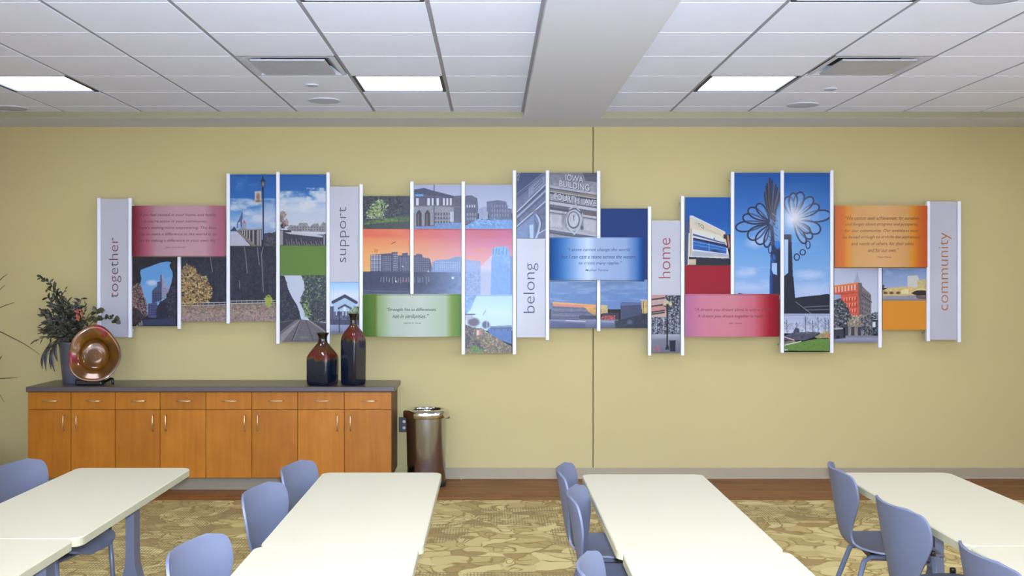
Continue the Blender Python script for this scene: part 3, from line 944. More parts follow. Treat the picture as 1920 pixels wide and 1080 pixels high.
CH = [(-2.0, 4.93, -9, 'blue-grey shell chair tucked under the far left table, far seat'), (-1.99, 4.17, -8, 'blue-grey shell chair under the far left table, nearer seat cut by the bottom edge'),
      (-.69, 4.89, -10, 'blue-grey shell chair at the table by the trash can, nearest the cabinets'), (-.735, 4.34, -11, 'blue-grey shell chair at the table by the trash can, middle of three backs'),
      (-.752, 3.42, -11, 'blue-grey shell chair at the table by the trash can, nearest the camera'),
      (.553, 4.83, -9, 'blue-grey shell chair right of the centre aisle, farthest of its three'), (.563, 4.29, -9, 'blue-grey shell chair right of the centre aisle, middle of its three'),
      (.515, 3.2, -8, 'blue-grey shell chair right of the centre aisle, only its top showing at the bottom edge'),
      (1.808, 4.87, -6, 'blue-grey shell chair at the far right table, farthest from the camera'), (1.77, 4.12, 4, 'blue-grey shell chair at the far right table, large back in the middle'),
      (1.765, 3.36, 0, 'blue-grey shell chair at the far right table, cut by the bottom right corner')]
for k, (x, y, a, lb) in enumerate(CH):
    o = chair if k == 0 else copy_tree(chair)
    o.location = (x, y, 0)
    o.rotation_euler = (0, 0, math.radians(a))
    tag(o, lb, 'chair', 'blue-grey shell chairs at the tables')
# ================================================================== WALL MURAL: printed panels between upright rails
# The prints are painted procedurally into one picture, in photograph pixels, 2 texels to a pixel.
S = 2
OX, OY, PW, PH = 180, 315, 1630, 360
CV = np.zeros((PH * S, PW * S, 3), np.float32)
YY, XX = np.mgrid[0:PH * S, 0:PW * S].astype(np.float32)
XX = XX / S + OX + .25
YY = YY / S + OY + .25
rng = np.random.default_rng(5)
CLIP = [OX, OY, OX + PW, OY + PH]
def clip(x0, y0, x1, y1): CLIP[:] = [x0, y0, x1, y1]
def win(x0, y0, x1, y1):
    x0, y0, x1, y1 = max(x0, CLIP[0]), max(y0, CLIP[1]), min(x1, CLIP[2]), min(y1, CLIP[3])
    a, b = int((x0 - OX) * S), int(math.ceil((x1 - OX) * S))
    c, d = int((y0 - OY) * S), int(math.ceil((y1 - OY) * S))
    return slice(max(c, 0), max(d, 0)), slice(max(a, 0), max(b, 0))
def put(w, col, alpha):
    col = np.asarray(col, np.float32)
    CV[w] = CV[w] * (1 - alpha[..., None]) + col * alpha[..., None]
def noise(w, sc, seed=0, octv=3, sx=1.0):
    """value noise 0..1 over a window; sc = feature size in pixels"""
    out = 0
    amp, tot = 1.0, 0
    for o in range(octv):
        g = np.random.default_rng(seed * 13 + o).random((64, 64)).astype(np.float32)
        u = XX[w] / (sc * sx) * 2 ** o
        v = YY[w] / sc * 2 ** o
        i, j = np.floor(u).astype(int), np.floor(v).astype(int)
        fu, fv = u - i, v - j
        fu, fv = fu * fu * (3 - 2 * fu), fv * fv * (3 - 2 * fv)
        i0, j0, i1, j1 = i % 64, j % 64, (i + 1) % 64, (j + 1) % 64
        n = (g[j0, i0] * (1 - fu) + g[j0, i1] * fu) * (1 - fv) + (g[j1, i0] * (1 - fu) + g[j1, i1] * fu) * fv
        out = out + n * amp
        tot += amp
        amp *= .55
    return out / tot
def fill(c, x0=None, y0=None, x1=None, y1=None, a=1.0):
    w = win(*(CLIP if x0 is None else (x0, y0, x1, y1)))
    put(w, c, np.full(XX[w].shape, a, np.float32))
def grad(stops, x0, y0, x1, y1, ax='y', a=1.0):
    w = win(x0, y0, x1, y1)
    t = (YY[w] - y0) / (y1 - y0) if ax == 'y' else (XX[w] - x0) / (x1 - x0)
    ps = [p for p, _ in stops]
    c = np.stack([np.interp(t, ps, [q[k] for _, q in stops]) for k in range(3)], -1)
    CV[w] = CV[w] * (1 - a) + c.astype(np.float32) * a
def inside(w, pts):
    x, y = XX[w], YY[w]
    res = np.zeros(x.shape, bool)
    n = len(pts)
    for i in range(n):
        (xa, ya), (xb, yb) = pts[i], pts[(i + 1) % n]
        if ya == yb: continue
        cnd = (ya > y) != (yb > y)
        res ^= cnd & (x < (xb - xa) * (y - ya) / (yb - ya) + xa)
    return res
def poly(pts, c, a=1.0, nz=0.0, nsc=3.0, seed=1):
    xs_, ys_ = [p[0] for p in pts], [p[1] for p in pts]
    w = win(min(xs_), min(ys_), max(xs_), max(ys_))
    if XX[w].size == 0: return
    m = inside(w, pts).astype(np.float32) * a
    col = np.asarray(c, np.float32)
    if nz:
        col = col[None, None] * (1 + (noise(w, nsc, seed)[..., None] - .5) * 2 * nz)
    put(w, col, m)
def ell(cx, cy, rx, ry, c, a=1.0, soft=.15):
    w = win(cx - rx * 1.4 - 1, cy - ry * 1.4 - 1, cx + rx * 1.4 + 1, cy + ry * 1.4 + 1)
    if XX[w].size == 0: return
    d = np.sqrt(((XX[w] - cx) / rx) ** 2 + ((YY[w] - cy) / ry) ** 2)
    put(w, c, np.clip((1 + soft - d) / (2 * soft), 0, 1) * a)
def line(pts, wd, c, a=1.0):
    for (xa, ya), (xb, yb) in zip(pts[:-1], pts[1:]):
        h = wd / 2 + 1
        w = win(min(xa, xb) - h, min(ya, yb) - h, max(xa, xb) + h, max(ya, yb) + h)
        if XX[w].size == 0: continue
        dx, dy = xb - xa, yb - ya
        l2 = dx * dx + dy * dy + 1e-9
        t = np.clip(((XX[w] - xa) * dx + (YY[w] - ya) * dy) / l2, 0, 1)
        d = np.hypot(XX[w] - xa - t * dx, YY[w] - ya - t * dy)
        put(w, c, np.clip(wd / 2 + .35 - d, 0, .7) / .7 * a)
def leaves(pts, pal, n, r=1.6, seed=3, a=.85):
    """stippled foliage inside an outline"""
    g = np.random.default_rng(seed)
    xs_, ys_ = np.array([p[0] for p in pts]), np.array([p[1] for p in pts])
    k = 0
    while k < n:
        x, y = g.uniform(xs_.min(), xs_.max()), g.uniform(ys_.min(), ys_.max())
        k += 1
        c_ = False
        m = len(pts)
        for i in range(m):
            (xa, ya), (xb, yb) = pts[i], pts[(i + 1) % m]
            if (ya > y) != (yb > y) and x < (xb - xa) * (y - ya) / (yb - ya) + xa: c_ = not c_
        if c_:
            ell(x, y, r * g.uniform(.5, 1.3), r * g.uniform(.5, 1.2), pal[g.integers(len(pal))], a, .4)
def clouds(x0, y0, x1, y1, c, sc, lo, hi, seed, a=1.0, sx=2.0):
    w = win(x0, y0, x1, y1)
    put(w, c, np.clip((noise(w, sc, seed, 4, sx) - lo) / (hi - lo), 0, 1) * a)
def mottle(amt, sc, seed, x0=None, y0=None, x1=None, y1=None):
    w = win(*(CLIP if x0 is None else (x0, y0, x1, y1)))
    CV[w] *= (1 + (noise(w, sc, seed, 3)[..., None] - .5) * 2 * amt)
def windows(x0, y0, x1, y1, nx, ny, c, fw=.5, fh=.5, slope=0.0, a=.9):
    for i in range(nx):
        for j in range(ny):
            x, y = x0 + (x1 - x0) * (i + .5) / nx, y0 + (y1 - y0) * (j + .5) / ny
            hw, hh = (x1 - x0) / nx * fw / 2, (y1 - y0) / ny * fh / 2
            s_ = slope * (x - x0)
            fill(c, x - hw, y + s_ - hh, x + hw, y + s_ + hh, a)
def Q(ox, oy, s):
    return lambda *p: [(ox + x / s, oy + y / s) for x, y in p]

# ---- 1 limestone arch with a tower beyond
q = Q(240, 470, 7.2)
clip(247, 478, 333, 613)
fill((46, 44, 54)); mottle(.25, 6, 2)
sky = q((170, 260), (330, 200), (440, 160), (530, 145), (585, 155), (560, 200), (575, 240), (600, 285), (605, 340), (585, 440), (545, 560), (510, 690), (400, 740), (300, 760), (260, 880), (245, 780), (215, 620), (165, 460), (180, 375), (165, 300))
poly(sky, (104, 154, 200))
w = win(260, 540, 330, 590)
poly(q((175, 480), (600, 340), (585, 440), (545, 560), (510, 690), (400, 740), (300, 760), (260, 880), (215, 620)), (128, 164, 200), .7)
ell(285, 530, 10, 5, (188, 194, 214), .9, .4)
poly(q((325, 540), (362, 500), (395, 482), (395, 425), (435, 412), (437, 335), (455, 320), (458, 660), (325, 720)), (78, 86, 116), 1, .1)
poly(q((455, 320), (487, 345), (492, 425), (540, 475), (560, 500), (510, 640), (458, 665)), (150, 152, 172), 1, .1)
poly(q((272, 715), (392, 700), (392, 910), (272, 900)), (82, 88, 124), 1, .1)
windows(286, 548, 303, 566, 5, 5, (52, 58, 90), .45, .5)
windows(279, 571, 293, 592, 4, 5, (56, 62, 98), .45, .5)
windows(304, 538, 314, 560, 3, 5, (112, 114, 138), .45, .5, .3)
leaves(q((60, 500), (150, 420), (190, 520), (235, 660), (262, 740), (262, 860), (210, 920), (60, 990)), [(150, 128, 124), (112, 92, 88), (172, 152, 142), (150, 96, 96), (90, 76, 76)], 900, 1.2, 4)
poly(q((60, 760), (150, 800), (230, 900), (180, 960), (60, 1010)), (48, 44, 50), .75)
tr = q((385, 800), (430, 700), (520, 640), (520, 600), (590, 470), (660, 500), (660, 930), (380, 920))
poly(tr, (50, 54, 70), 1, .3, 3)
leaves(tr, [(70, 68, 84), (42, 48, 66), (86, 82, 92), (38, 42, 58)], 500, 1.3, 6)
poly(q((385, 800), (440, 700), (520, 700), (540, 910), (380, 915)), (34, 42, 58), .7)
poly(q((200, 935), (640, 912), (640, 1012), (200, 1012)), (54, 64, 94), 1, .08)
leaves(q((110, 1000), (195, 940), (200, 1012), (120, 1015)), [(190, 184, 184), (140, 134, 136)], 40, 1.2, 7)

# ---- 2 autumn wood, both sides of a rail
clip(337, 478, 426, 606)
def wood_bg():
    fill((44, 48, 64)); mottle(.35, 5, 8)
wood_bg()
clip(429, 461, 519, 606)
wood_bg()
clip(337, 461, 519, 606)
for a in range(46):
    x = rng.uniform(340, 518); y = rng.uniform(465, 520)
    line([(x, y), (x + rng.uniform(-4, 4), y + rng.uniform(25, 55))], rng.uniform(.4, .9), (84, 86, 98), .55)
leaves([(338, 470), (518, 462), (518, 565), (338, 567)], [(36, 40, 56), (60, 62, 76), (74, 74, 84), (50, 52, 60)], 900, 1.3, 9, .6)
q3 = Q(420, 450, 5.143)
for p_ in (q3((195, 60), (212, 180), (225, 320)), q3((320, 60), (340, 240)), q3((385, 40), (362, 130), (368, 300), (380, 500)), q3((150, 390), (153, 470)), Q(240, 470, 7.2)((1110, 80), (1140, 280))): line(p_, 1.5, (142, 138, 140), .85)
q = Q(240, 470, 7.2)
au = q((715, 250), (800, 180), (900, 225), (950, 320), (1060, 350), (1085, 440), (1130, 480), (1140, 600), (1090, 700), (960, 700), (715, 740))
leaves(au, [(172, 150, 94), (190, 162, 104), (148, 112, 72), (136, 116, 84), (200, 180, 124), (104, 84, 74)], 1500, 1.5, 10)
for x0, x1, y in ((337, 426, 573), (429, 519, 569)):
    grad([(0, (128, 116, 102)), (.4, (150, 138, 122)), (1, (142, 134, 132))], x0, y, x1, 606)
    mottle(.22, 3, 11, x0, y, x1, 606)
    line([(x0, y - 4.5), (x1, y - 6)], 1.3, (196, 192, 186)); line([(x0, y), (x1, y - 1.5)], 1.3, (196, 192, 186))
    for k in range(9): line([(x0 + k * 10 + 4, y - 6), (x0 + k * 10 + 4, y + 2)], 1.0, (160, 156, 152))
leaves([(338, 576), (519, 572), (519, 604), (338, 604)], [(176, 118, 134), (120, 100, 92), (168, 154, 132), (110, 92, 96), (186, 140, 150)], 600, 1.4, 12, .7)
leaves([(496, 560), (502, 553), (508, 556), (511, 566), (505, 577), (497, 570)], [(150, 164, 70), (176, 176, 80)], 120, 1.6, 13)
leaves([(338, 556), (372, 556), (380, 572), (338, 576)], [(172, 150, 94), (148, 112, 72)], 120, 1.3, 14)

# ---- 3 bridge with lamp post and balustrade
q = Q(420, 315, 6.752)
clip(429, 325, 519, 463)
grad([(0, (34, 96, 158)), (.35, (44, 106, 170)), (.6, (104, 148, 194)), (.85, (150, 172, 200)), (1, (160, 176, 200))], 429, 325, 519, 450)
clouds(429, 326, 519, 380, (90, 140, 190), 14, .55, .8, 20, .6)
for c in ((440, 389, 14, 4), (455, 387, 9, 4), (478, 381, 16, 4), (505, 386, 14, 7), (490, 400, 22, 8), (512, 400, 18, 12), (470, 412, 30, 8), (505, 416, 24, 10)): ell(c[0], c[1], c[2], c[3], (188, 192, 204), .55, .6)
clouds(429, 372, 519, 428, (200, 202, 210), 10, .45, .75, 21, .7)
poly(q((160, 760), (165, 690), (195, 640), (225, 560), (230, 535), (236, 560), (238, 640), (228, 660), (230, 760), (215, 760), (205, 680), (180, 690), (175, 760)), (92, 104, 138))
poly(q((232, 700), (255, 655), (280, 700), (280, 770), (232, 770)), (150, 150, 168)); poly(q((238, 695), (255, 655), (275, 700)), (190, 88, 82))
poly(q((75, 800), (130, 740), (170, 800)), (60, 66, 88))
poly(q((75, 822), (165, 808), (345, 990), (75, 990)), (176, 176, 190), 1, .03)
poly(q((165, 800), (200, 770), (480, 775), (480, 1000), (350, 985)), (92, 90, 96), 1, .2)
poly(q((165, 808), (350, 985), (430, 1000), (200, 800)), (128, 118, 112))
for x, yb_ in ((235, 830), (262, 855), (290, 880), (322, 905), (370, 950), (430, 990), (462, 1000)): line(q((x, 790), (x, yb_)), 2.0, (168, 162, 156))
for x, yb_ in ((250, 840), (276, 865), (306, 890), (345, 925), (400, 970)): line(q((x, 795), (x, yb_)), 1.6, (44, 44, 54))
line(q((185, 785), (480, 772)), 2.0, (150, 144, 140))
poly(q((500, 830), (660, 800), (660, 1010), (480, 1010)), (66, 66, 80), 1, .4, 3)
poly(q((510, 800), (600, 770), (660, 805), (600, 825)), (150, 160, 186))
leaves(q((500, 870), (640, 860), (640, 1000), (500, 1000)), [(110, 104, 104), (50, 50, 62), (84, 82, 90)], 150, 1.0, 22)
fill((52, 52, 62), 429, 461, 519, 463)
line(q((495, 240), (498, 1000)), 2.6, (40, 44, 66))
poly(q((462, 170), (492, 118), (532, 170)), (38, 42, 62)); line(q((490, 105), (490, 130)), 2.2, (38, 42, 62))
poly(q((468, 172), (524, 172), (508, 250), (482, 250)), (92, 92, 110)); ell(493, 345.5, 2, 3, (190, 160, 120), .8, .5)
line(q((475, 172), (486, 250)), .9, (40, 44, 62)); line(q((517, 172), (504, 250)), .9, (40, 44, 62)); line(q((490, 250), (494, 300)), 3, (38, 42, 64))
poly(q((388, 295), (474, 290), (474, 452), (388, 440)), (186, 176, 164)); ell(484, 369, 3.4, 6.5, (132, 112, 104), .9, .4); ell(484, 377, 5, 2, (110, 96, 80), .8, .4); line([(482, 372), (486, 366)], 1, (190, 90, 90))
clip(523, 325, 612, 463)
grad([(0, (44, 100, 160)), (.28, (52, 108, 168)), (.45, (110, 150, 192)), (.6, (182, 190, 202)), (1, (192, 196, 204))], 523, 325, 612, 440)
clouds(523, 358, 612, 400, (206, 208, 212), 12, .35, .6, 23, .9)
clouds(575, 352, 612, 385, (196, 202, 212), 7, .45, .65, 24, .8)
for c in ((545, 375, 20, 6), (568, 374, 16, 5), (600, 364, 12, 5), (560, 388, 40, 8)): ell(c[0], c[1], c[2], c[3], (204, 206, 210), .7, .5)
poly(q((800, 760), (840, 720), (930, 730), (960, 695), (1050, 695), (1080, 750), (1130, 705), (1190, 700), (1210, 740), (1255, 680), (1290, 700), (1290, 810), (800, 800)), (142, 140, 142), 1, .18, 4)
windows(545, 424, 608, 433, 12, 2, (104, 104, 112), .4, .4)
poly(q((700, 780), (850, 790), (850, 830), (1250, 850), (1290, 830), (1290, 985), (700, 985)), (62, 64, 78), 1, .12)
poly(q((770, 815), (900, 810), (1250, 855), (1250, 880), (830, 835)), (186, 186, 190))
poly(q((705, 790), (745, 790), (745, 975), (705, 975)), (150, 146, 146)); poly(q((1258, 850), (1280, 850), (1280, 975), (1258, 975)), (138, 140, 156))
for k in range(15): line(q((790 + k * 31, 900 + 35 * (k % 2) + (k > 7) * 30), (802 + k * 31, 975)), 1.2, (158, 146, 136), .8)
for c, col in (((530, 403, 6, 7), (150, 140, 130)), ((527, 411, 4, 6), (126, 116, 108)), ((535, 419, 5, 6), (96, 84, 80)), ((537, 417, 4, 4.5), (178, 128, 132)), ((530, 423, 4, 5), (58, 54, 60))): ell(*c, col, 1, .2)
leaves([(524, 396), (538, 396), (542, 428), (524, 430)], [(186, 176, 160), (80, 72, 70), (140, 128, 118)], 80, .9, 25)

# ---- 4 flat colour blocks
clip(522, 460, 612, 517); fill((104, 134, 66))
clip(1125, 389, 1216, 526); fill((24, 60, 120))
clip(1282, 497, 1372, 554); fill((156, 28, 48))
clip(1653, 562, 1740, 620); fill((210, 146, 48))

# ---- 5 railway track between trees
q = q3
clip(523, 516, 612, 643)
fill((188, 194, 206))
lt = q((535, 340), (580, 345), (600, 400), (620, 480), (660, 560), (700, 620), (725, 690), (745, 770), (535, 800))
poly(lt, (52, 56, 70), 1, .25, 3); leaves(lt, [(66, 70, 84), (44, 48, 62), (92, 98, 108), (38, 42, 56)], 500, 1.3, 30, .7)
rt = q((745, 340), (985, 340), (985, 790), (830, 780), (800, 740), (735, 610), (740, 560), (780, 470), (770, 400))
poly(rt, (70, 78, 80), 1, .3, 3)
leaves(rt, [(128, 150, 108), (96, 118, 88), (58, 64, 72), (150, 166, 132), (44, 50, 62)], 700, 1.4, 31)
leaves(q((840, 400), (985, 350), (985, 790), (850, 780)), [(50, 54, 68), (66, 70, 82), (84, 92, 100)], 420, 1.4, 32)
leaves(q((760, 600), (800, 590), (820, 650), (800, 760), (780, 750)), [(150, 170, 100), (120, 140, 90)], 80, 1.2, 33)
for k in range(8): line(q((850 + k * 17, 690), (850 + k * 17, 780)), 1.2, (40, 42, 54), .8)
poly(q((535, 790), (720, 765), (835, 775), (985, 830), (985, 985), (535, 985)), (112, 106, 110), 1, .12, 2)
poly(q((535, 920), (720, 775), (735, 775), (560, 985), (535, 985)), (150, 144, 142), .8, .1); poly(q((815, 780), (960, 880), (985, 940), (985, 890), (830, 775)), (160, 152, 148), .8)
poly(q((535, 800), (690, 770), (535, 890)), (56, 58, 68), .85); poly(q((850, 780), (985, 800), (985, 880)), (60, 60, 68), .85)
line(q((735, 778), (655, 968)), 1.1, (48, 46, 54)); line(q((790, 778), (862, 968)), 1.1, (70, 66, 72)); line(q((741, 778), (672, 968)), .8, (170, 164, 162), .7)
for k in range(14):
    u = (k / 13) ** 1.7; y = 790 + u * 180
    line(q((733 - 85 * u, y), (795 + 75 * u, y)), .7, (92, 86, 90), .5)
ell(549 + 20, 633, 9, 2.5, (140, 136, 140), .5, .5)

# ---- 6 small house under the word panel
clip(617, 528, 674, 628)
grad([(0, (150, 190, 228)), (.25, (176, 204, 234)), (.5, (206, 216, 232)), (1, (200, 208, 224))], 617, 528, 674, 575)
clouds(617, 535, 674, 560, (214, 214, 226), 10, .45, .7, 40, .8)
poly(q((1050, 610), (1165, 548), (1275, 605), (1275, 700), (1050, 700)), (170, 190, 210))
line(q((1050, 600), (1165, 540), (1275, 602)), 5.6, (64, 68, 90)); line(q((1105, 660), (1165, 628), (1225, 660)), 3.6, (84, 88, 112))
poly(q((1025, 640), (1060, 640), (1060, 800), (1025, 800)), (90, 96, 116)); poly(q((1060, 690), (1270, 690), (1270, 790), (1060, 790)), (96, 104, 126), 1, .4, 3)
windows(628, 583, 664, 592, 6, 1, (176, 186, 206), .4, .8); ell(646, 579, 3, 4, (214, 220, 230), .9, .3)
leaves(q((1195, 690), (1250, 640), (1300, 640), (1300, 710), (1200, 730)), [(122, 144, 100), (98, 118, 84), (160, 176, 130)], 140, 1.4, 41)
fill((80, 84, 104), 617, 600, 674, 609); grad([(0, (150, 156, 184)), (1, (132, 136, 162))], 617, 609, 674, 622); fill((122, 120, 130), 617, 621, 674, 628)
mottle(.1, 4, 42, 617, 595, 674, 628)
line(q((1110, 720), (1112, 890)), 1.5, (44, 48, 66)); ell(635.5, 588, 3.2, 4.5, (62, 66, 90), 1, .3)
line(q((1030, 770), (1300, 780)), .8, (60, 64, 84), .8)

# ---- 7 garden trees
q = Q(670, 330, 4.697)
clip(678, 366, 770, 431)
fill((66, 70, 78)); mottle(.3, 5, 50)
leaves([(679, 367), (769, 367), (769, 425), (679, 425)], [(44, 48, 58), (90, 94, 96), (58, 62, 66), (110, 116, 110), (36, 40, 48)], 800, 1.5, 51, .7)
leaves(q((70, 330), (140, 240), (200, 200), (270, 260), (240, 360), (100, 370)), [(136, 164, 104), (164, 180, 112), (110, 140, 90), (184, 196, 150)], 320, 1.6, 52)
poly(q((395, 180), (460, 180), (460, 420), (420, 420)), (62, 66, 86), .6)
poly(q((50, 430), (110, 390), (460, 350), (460, 400), (160, 420)), (88, 108, 68), .9, .3); leaves(q((50, 420), (130, 395), (300, 375), (380, 390), (150, 415)), [(128, 160, 66), (104, 132, 62)], 120, 1.5, 53)
poly(q((50, 440), (460, 400), (460, 465), (50, 465)), (70, 80, 76), .85, .2)
line(q((75, 375), (240, 370)), .8, (176, 190, 150), .8)
for k in range(5): line(q((85 + k * 34, 370), (95 + k * 34, 335), (110 + k * 34, 370)), .7, (186, 196, 160), .8)

# ---- 8 old corner block
clip(774, 345, 962, 432)
grad([(0, (166, 172, 194)), (1, (178, 184, 204))], 774, 345, 962, 400)
poly(q((500, 130), (590, 108), (850, 176), (920, 172), (920, 445), (500, 445)), (92, 92, 112), 1, .12, 3)
poly(q((500, 120), (590, 105), (690, 140), (850, 176), (845, 200), (690, 172), (500, 160)), (72, 76, 100), 1, .1)
poly(q((500, 270), (680, 265), (850, 275), (850, 420), (500, 445)), (142, 142, 150), 1, .14, 2)
line(q((500, 265), (690, 262), (915, 272)), 1.2, (120, 120, 132))
poly(q((512, 160), (582, 160), (582, 178), (512, 178)), (110, 160, 208))
for x, w_ in ((528, 22), (627, 20), (665, 16), (708, 18), (762, 14), (792, 14), (823, 14)): fill((200, 202, 210), 670 + (x - w_ / 2) / 4.697, 330 + 197 / 4.697, 670 + (x + w_ / 2) / 4.697, 330 + 258 / 4.697)
for x in (545, 620):
    poly(q((x - 26, 445), (x - 26, 330), (x, 295), (x + 22, 330), (x + 22, 445)), (62, 58, 66)); line(q((x - 8, 440), (x - 8, 340)), 1.5, (150, 136, 116), .8)
windows(814, 398, 846, 420, 6, 3, (84, 86, 100), .55, .6); windows(843, 395, 851, 418, 3, 1, (196, 198, 206), .4, .8)
line(q((676, 70), (676, 450)), 1.7, (64, 70, 100))
poly(q((680, 440), (700, 420), (920, 410), (920, 470), (500, 470), (500, 445)), (110, 142, 186), 1, .12, 3)
poly(q((945, 190), (960, 172), (1010, 172), (1055, 195), (1065, 275), (1060, 425), (945, 425)), (94, 94, 116), 1, .15, 3)
windows(874, 384, 892, 389, 4, 1, (186, 192, 206), .45, .9); windows(874, 398, 894, 414, 4, 2, (140, 140, 152), .5, .6)
poly(q((1070, 290), (1120, 265), (1150, 290), (1150, 380), (1070, 380)), (150, 158, 180), 1, .1); poly(q((1140, 225), (1240, 212), (1310, 225), (1325, 285), (1360, 290), (1360, 385), (1170, 385), (1140, 300)), (104, 108, 134), 1, .15, 3)
windows(920, 382, 955, 408, 7, 3, (136, 140, 164), .4, .5)
poly(q((1000, 415), (1060, 385), (1365, 385), (1365, 470), (945, 470), (945, 440)), (112, 152, 200), 1, .15, 3); leaves(q((1010, 385), (1200, 370), (1260, 400), (1250, 440), (1010, 440)), [(134, 168, 208), (96, 132, 184), (150, 180, 214)], 130, 1.6, 55)

# ---- 9 sunset skyline, bluish panel glare painted in at the right
clip(678, 429, 962, 556)
w = win(678, 429, 962, 556)
u = np.clip((XX[w] - 690) / 250, 0, 1); u = u * u * (3 - 2 * u); v = np.clip((YY[w] - 429) / 80, 0, 1)
def mixc(a, b, t): return np.asarray(a, np.float32) * (1 - t[..., None]) + np.asarray(b, np.float32) * t[..., None]
def v3(a, b, c): 
    t = v * 2
    return mixc(a, b, np.clip(t, 0, 1)) * (t < 1)[..., None] + mixc(b, c, np.clip(t - 1, 0, 1)) * (t >= 1)[..., None]
lf, rt_ = v3((218, 112, 76), (222, 164, 104), (224, 176, 108)), v3((186, 92, 128), (206, 136, 158), (226, 182, 206))
CV[w] = lf * (1 - u[..., None]) + rt_ * u[..., None]
clouds(678, 430, 962, 500, (222, 150, 92), 12, .5, .8, 60, .35, 5.0)
clouds(678, 432, 962, 446, (200, 90, 80), 8, .4, .8, 61, .4, 6.0)
line(q((300, 600), (318, 588), (335, 582)), 1.4, (96, 70, 40), .8); poly(q((145, 640), (185, 645), (180, 675), (150, 672)), (190, 132, 66), .7)
poly(q((40, 840), (115, 840), (115, 695), (300, 680), (305, 670), (355, 670), (355, 700), (395, 700), (395, 680), (445, 675), (445, 700), (515, 700), (520, 685), (570, 690), (575, 715), (600, 720), (640, 730), (650, 770), (660, 850), (40, 850)), (84, 86, 110), 1, .12, 3)
windows(695, 478, 715, 508, 7, 8, (196, 198, 206), .5, .5); windows(717, 480, 733, 508, 5, 8, (140, 142, 156), .45, .45); windows(737, 475, 746, 508, 3, 8, (160, 162, 172), .4, .4); windows(749, 482, 768, 508, 6, 7, (132, 134, 152), .45, .45); windows(776, 482, 805, 510, 8, 7, (122, 130, 156), .4, .4)
poly(q((660, 760), (700, 740), (800, 735), (850, 715), (920, 710), (920, 870), (650, 870)), (128, 150, 186), 1, .1, 3); windows(815, 490, 864, 512, 12, 5, (166, 184, 210), .4, .5)
for c in ((803, 509, 1.6), (755, 500, 1.2)): ell(c[0], c[1], c[2], c[2], (236, 206, 200), .9, .4)
grad([(0, (62, 68, 94)), (.5, (58, 66, 92)), (1, (84, 94, 122))], 678, 510, 962, 556)
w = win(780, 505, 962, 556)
put(w, (128, 154, 196), np.clip((XX[w] - 790) / 90, 0, .8))  # bluish glare on the panels painted over the water
mottle(.10, 6, 62, 678, 510, 962, 556)
for k in range(18):
    x = 715 + k * 5.2 + rng.uniform(-1, 1)
    line([(x, 519 + rng.uniform(0, 3)), (x + rng.uniform(-1, 1), 527 + rng.uniform(0, 5))], 1.1, (206, 190, 186) if k < 12 else (160, 176, 206), .75)
line([(755, 526), (763, 527)], 1.5, (206, 96, 100), .8); ell(849, 521, 2.2, 2, (236, 238, 244), 1, .5); ell(742.5, 528, 1, 2, (240, 236, 230), 1, .5)
line([(679, 545), (770, 547)], .8, (128, 134, 160), .7)
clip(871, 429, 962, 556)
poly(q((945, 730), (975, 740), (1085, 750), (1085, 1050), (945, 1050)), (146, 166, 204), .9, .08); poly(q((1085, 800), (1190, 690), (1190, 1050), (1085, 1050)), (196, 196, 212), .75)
poly(q((1188, 640), (1230, 622), (1310, 620), (1338, 650), (1345, 720), (1345, 1050), (1170, 1050)), (132, 170, 214), 1, .1, 4)  # pale blue tower shape paints in the panel's bluish glare
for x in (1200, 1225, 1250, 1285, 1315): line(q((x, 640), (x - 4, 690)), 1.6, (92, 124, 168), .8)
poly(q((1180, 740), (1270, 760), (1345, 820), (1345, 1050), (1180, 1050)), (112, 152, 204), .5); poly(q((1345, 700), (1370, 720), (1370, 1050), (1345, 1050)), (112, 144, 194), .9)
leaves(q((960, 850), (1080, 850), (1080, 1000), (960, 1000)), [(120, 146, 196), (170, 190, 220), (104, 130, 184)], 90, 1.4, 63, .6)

# ---- 10 riverbank
q = Q(860, 540, 4.465)
clip(870, 553, 963, 664)
grad([(0, (178, 208, 236)), (.5, (196, 220, 242)), (1, (190, 212, 232))], 870, 553, 963, 620)
poly(q((45, 60), (150, 60), (100, 180), (60, 220), (45, 220)), (124, 158, 198), .8, .2, 5)
poly(q((240, 350), (270, 325), (445, 325), (445, 470), (330, 430), (270, 400)), (92, 124, 176), 1, .08, 3); line(q((270, 340), (445, 338)), 2.2, (96, 104, 130)); poly(q((260, 318), (445, 312), (445, 326), (260, 328)), (140, 150, 172))
for x in (300, 360, 410): line(q((x, 340), (x, 358)), 1.6, (80, 90, 120))
ell(888, 604, 11, 8, (110, 106, 116), 1, .25); ell(911, 609, 7, 7, (98, 104, 128), 1, .25); line(q((55, 220), (135, 220)), 1.8, (86, 92, 116)); poly(q((50, 226), (120, 226), (120, 260), (50, 270)), (170, 170, 186), .8)
line(q((235, 140), (236, 350)), 1.1, (196, 204, 220)); line(q((205, 225), (238, 150)), 1.2, (214, 220, 232)); line(q((205, 225), (225, 190)), 1.2, (120, 128, 156))
bk = q((45, 300), (120, 330), (200, 340), (270, 390), (340, 430), (445, 490), (445, 560), (45, 560))
poly(bk, (124, 116, 104), 1, .2, 3); leaves(bk, [(168, 152, 116), (120, 104, 92), (186, 172, 138), (92, 84, 84), (146, 130, 100)], 900, 1.3, 71)
leaves(q((45, 300), (130, 340), (110, 430), (45, 450)), [(92, 86, 96), (120, 112, 118), (70, 68, 80)], 160, 1.5, 72); leaves(q((50, 420), (140, 430), (230, 520), (60, 500)), [(76, 72, 88), (100, 92, 100)], 160, 1.5, 74)
leaves(q((100, 490), (150, 480), (220, 530), (110, 540)), [(110, 150, 80), (92, 132, 72)], 130, 1.4, 73)
